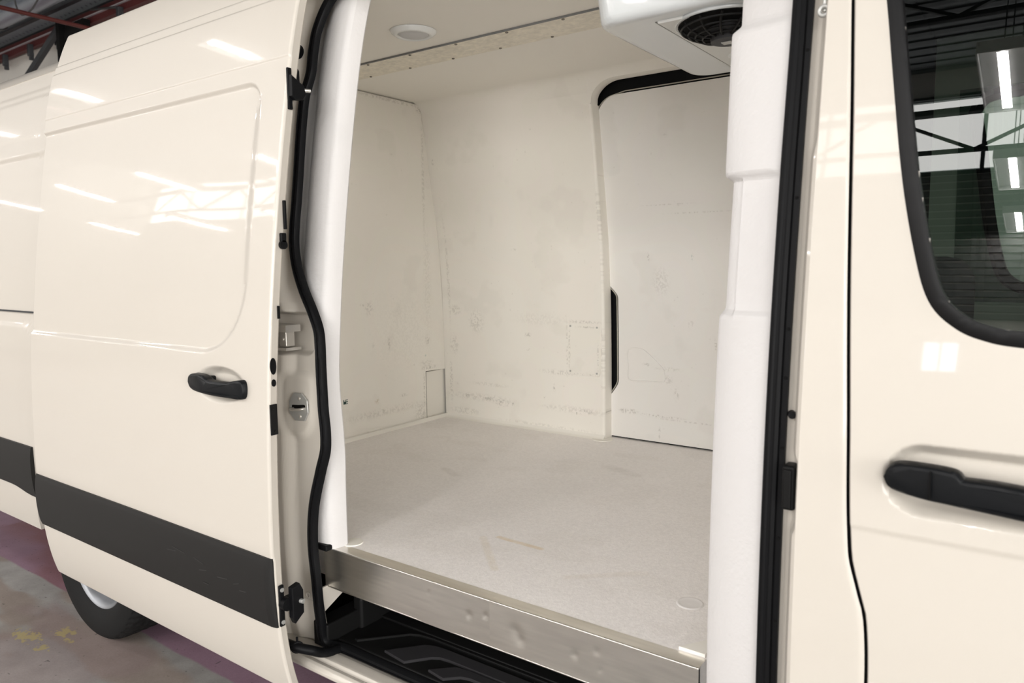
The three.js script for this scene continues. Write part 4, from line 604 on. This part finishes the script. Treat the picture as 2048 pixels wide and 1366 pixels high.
// ---------------------------------------------------------------- fittings hanging inside the van
{
  const d = thing('dome_light', 'round white dome light on the load space ceiling, switched off', 'light', [-1.873, CEIL_Y - .001, -.686]);
  mesh('rim', new THREE.LatheGeometry([[.052, -.004], [.054, -.012], [.060, -.016], [.068, -.013], [.079, -.005], [.082, 0]].map(p => V2(...p)), 48), M.whitePlastic, d, 'white plastic rim');
  mesh('lens', new THREE.LatheGeometry([[0, -.016], [.03, -.0155], [.048, -.013], [.056, -.008]].map(p => V2(...p)), 48), M.lens, d, 'frosted grey lens');
  // cooling unit
  const u = thing('cooling_unit', 'white cooling unit with black fan grille hanging from the van ceiling', 'cooling unit', [-.66, CEIL_Y - .005, -.76]);
  const rr = (x0, x1, z0, z1, r) => { const s = new THREE.Shape(); s.moveTo(x0 + r, z0); s.lineTo(x1 - r, z0); s.absarc(x1 - r, z0 + r, r, -Math.PI / 2, 0); s.lineTo(x1, z1 - r); s.absarc(x1 - r, z1 - r, r, 0, Math.PI / 2); s.lineTo(x0 + r, z1); s.absarc(x0 + r, z1 - r, r, Math.PI / 2, Math.PI); s.lineTo(x0, z0 + r); s.absarc(x0 + r, z0 + r, r, Math.PI, 1.5 * Math.PI); return s; };
  const hull = new THREE.ExtrudeGeometry(rr(-.315, .17, -.325, .32, .05), { depth: .165, bevelEnabled: true, bevelSize: .022, bevelThickness: .022, bevelSegments: 5, curveSegments: 10 }).rotateX(Math.PI / 2).translate(0, -.022, 0); // y from -.209 to 0
  { const p = hull.attributes.position; for (let i = 0; i < p.count; i++) { const t = -p.getY(i) / .209; p.setX(i, p.getX(i) + (p.getX(i) < 0 ? -.03 * (1 - t) : 0)); p.setZ(i, p.getZ(i) - .0 * t); } }
  mesh('housing', crease(hull, .7), M.unitWhite, u, 'glossy white housing');
  mesh('base_panel', [plate([[-.175, -.30], [.16, -.30], [.16, .285], [-.175, .285]], .004, .003).rotateX(Math.PI / 2).translate(0, -.2085, 0)], M.unitBottom, u);
  mesh('base_groove', box(-.186, -.178, -.2105, -.2085, -.30, .285), std(lin(.2, .2, .19), .6), u);
  const fan = part('fan', u, 'black fan with ring guard'), fx = -.035, fz = .175, fy = -.214;
  mesh('fan_ring', new THREE.TorusGeometry(.132, .005, 10, 48).rotateX(Math.PI / 2).translate(fx, fy + .002, fz), M.unitWhite, fan);
  mesh('fan_recess', new THREE.CylinderGeometry(.126, .126, .012, 40).translate(fx, fy + .002, fz), M.dark, fan);
  const gd = []; for (const [r, y] of [[.118, -.012], [.1, -.022], [.082, -.029], [.064, -.034]]) gd.push(new THREE.TorusGeometry(r, .0028, 6, 40).rotateX(Math.PI / 2).translate(fx, fy + y, fz));
  for (let k = 0; k < 14; k++) { const a = k * Math.PI / 7; gd.push(tube([V3(.125, -.004, 0), V3(.105, -.02, .006), V3(.07, -.033, .010), V3(.04, -.036, .008)].map(p => p.applyAxisAngle(V3(0, 1, 0), a).add(V3(fx, fy, fz))), .0032, 8, 6)); }
  mesh('guard', gd, M.blackPlastic, fan);
  mesh('motor', [new THREE.CylinderGeometry(.05, .044, .034, 32).translate(fx, fy - .028, fz), plate([[.0, -.02], [.16, -.012], [.16, .012], [0, .02]], .012, .003).rotateX(Math.PI / 2).translate(fx, fy - .026, fz)], phys(lin(.03, .03, .032), .5, { specularIntensity: .4 }), fan, 'dark grey motor hub');
  mesh('label', box(fx - .016, fx + .010, fy - .0475, fy - .0455, fz - .012, fz + .010), std(lin(.5, .5, .48), .5), fan, 'small pale label');
  mesh('blank_cover', new THREE.LatheGeometry([[0, -.006], [.05, -.006], [.06, -.003], [.064, 0]].map(p => V2(...p)), 40).translate(-.085, -.2125, -.135), M.unitWhite, u);
}
renderer.render(scene, camera);
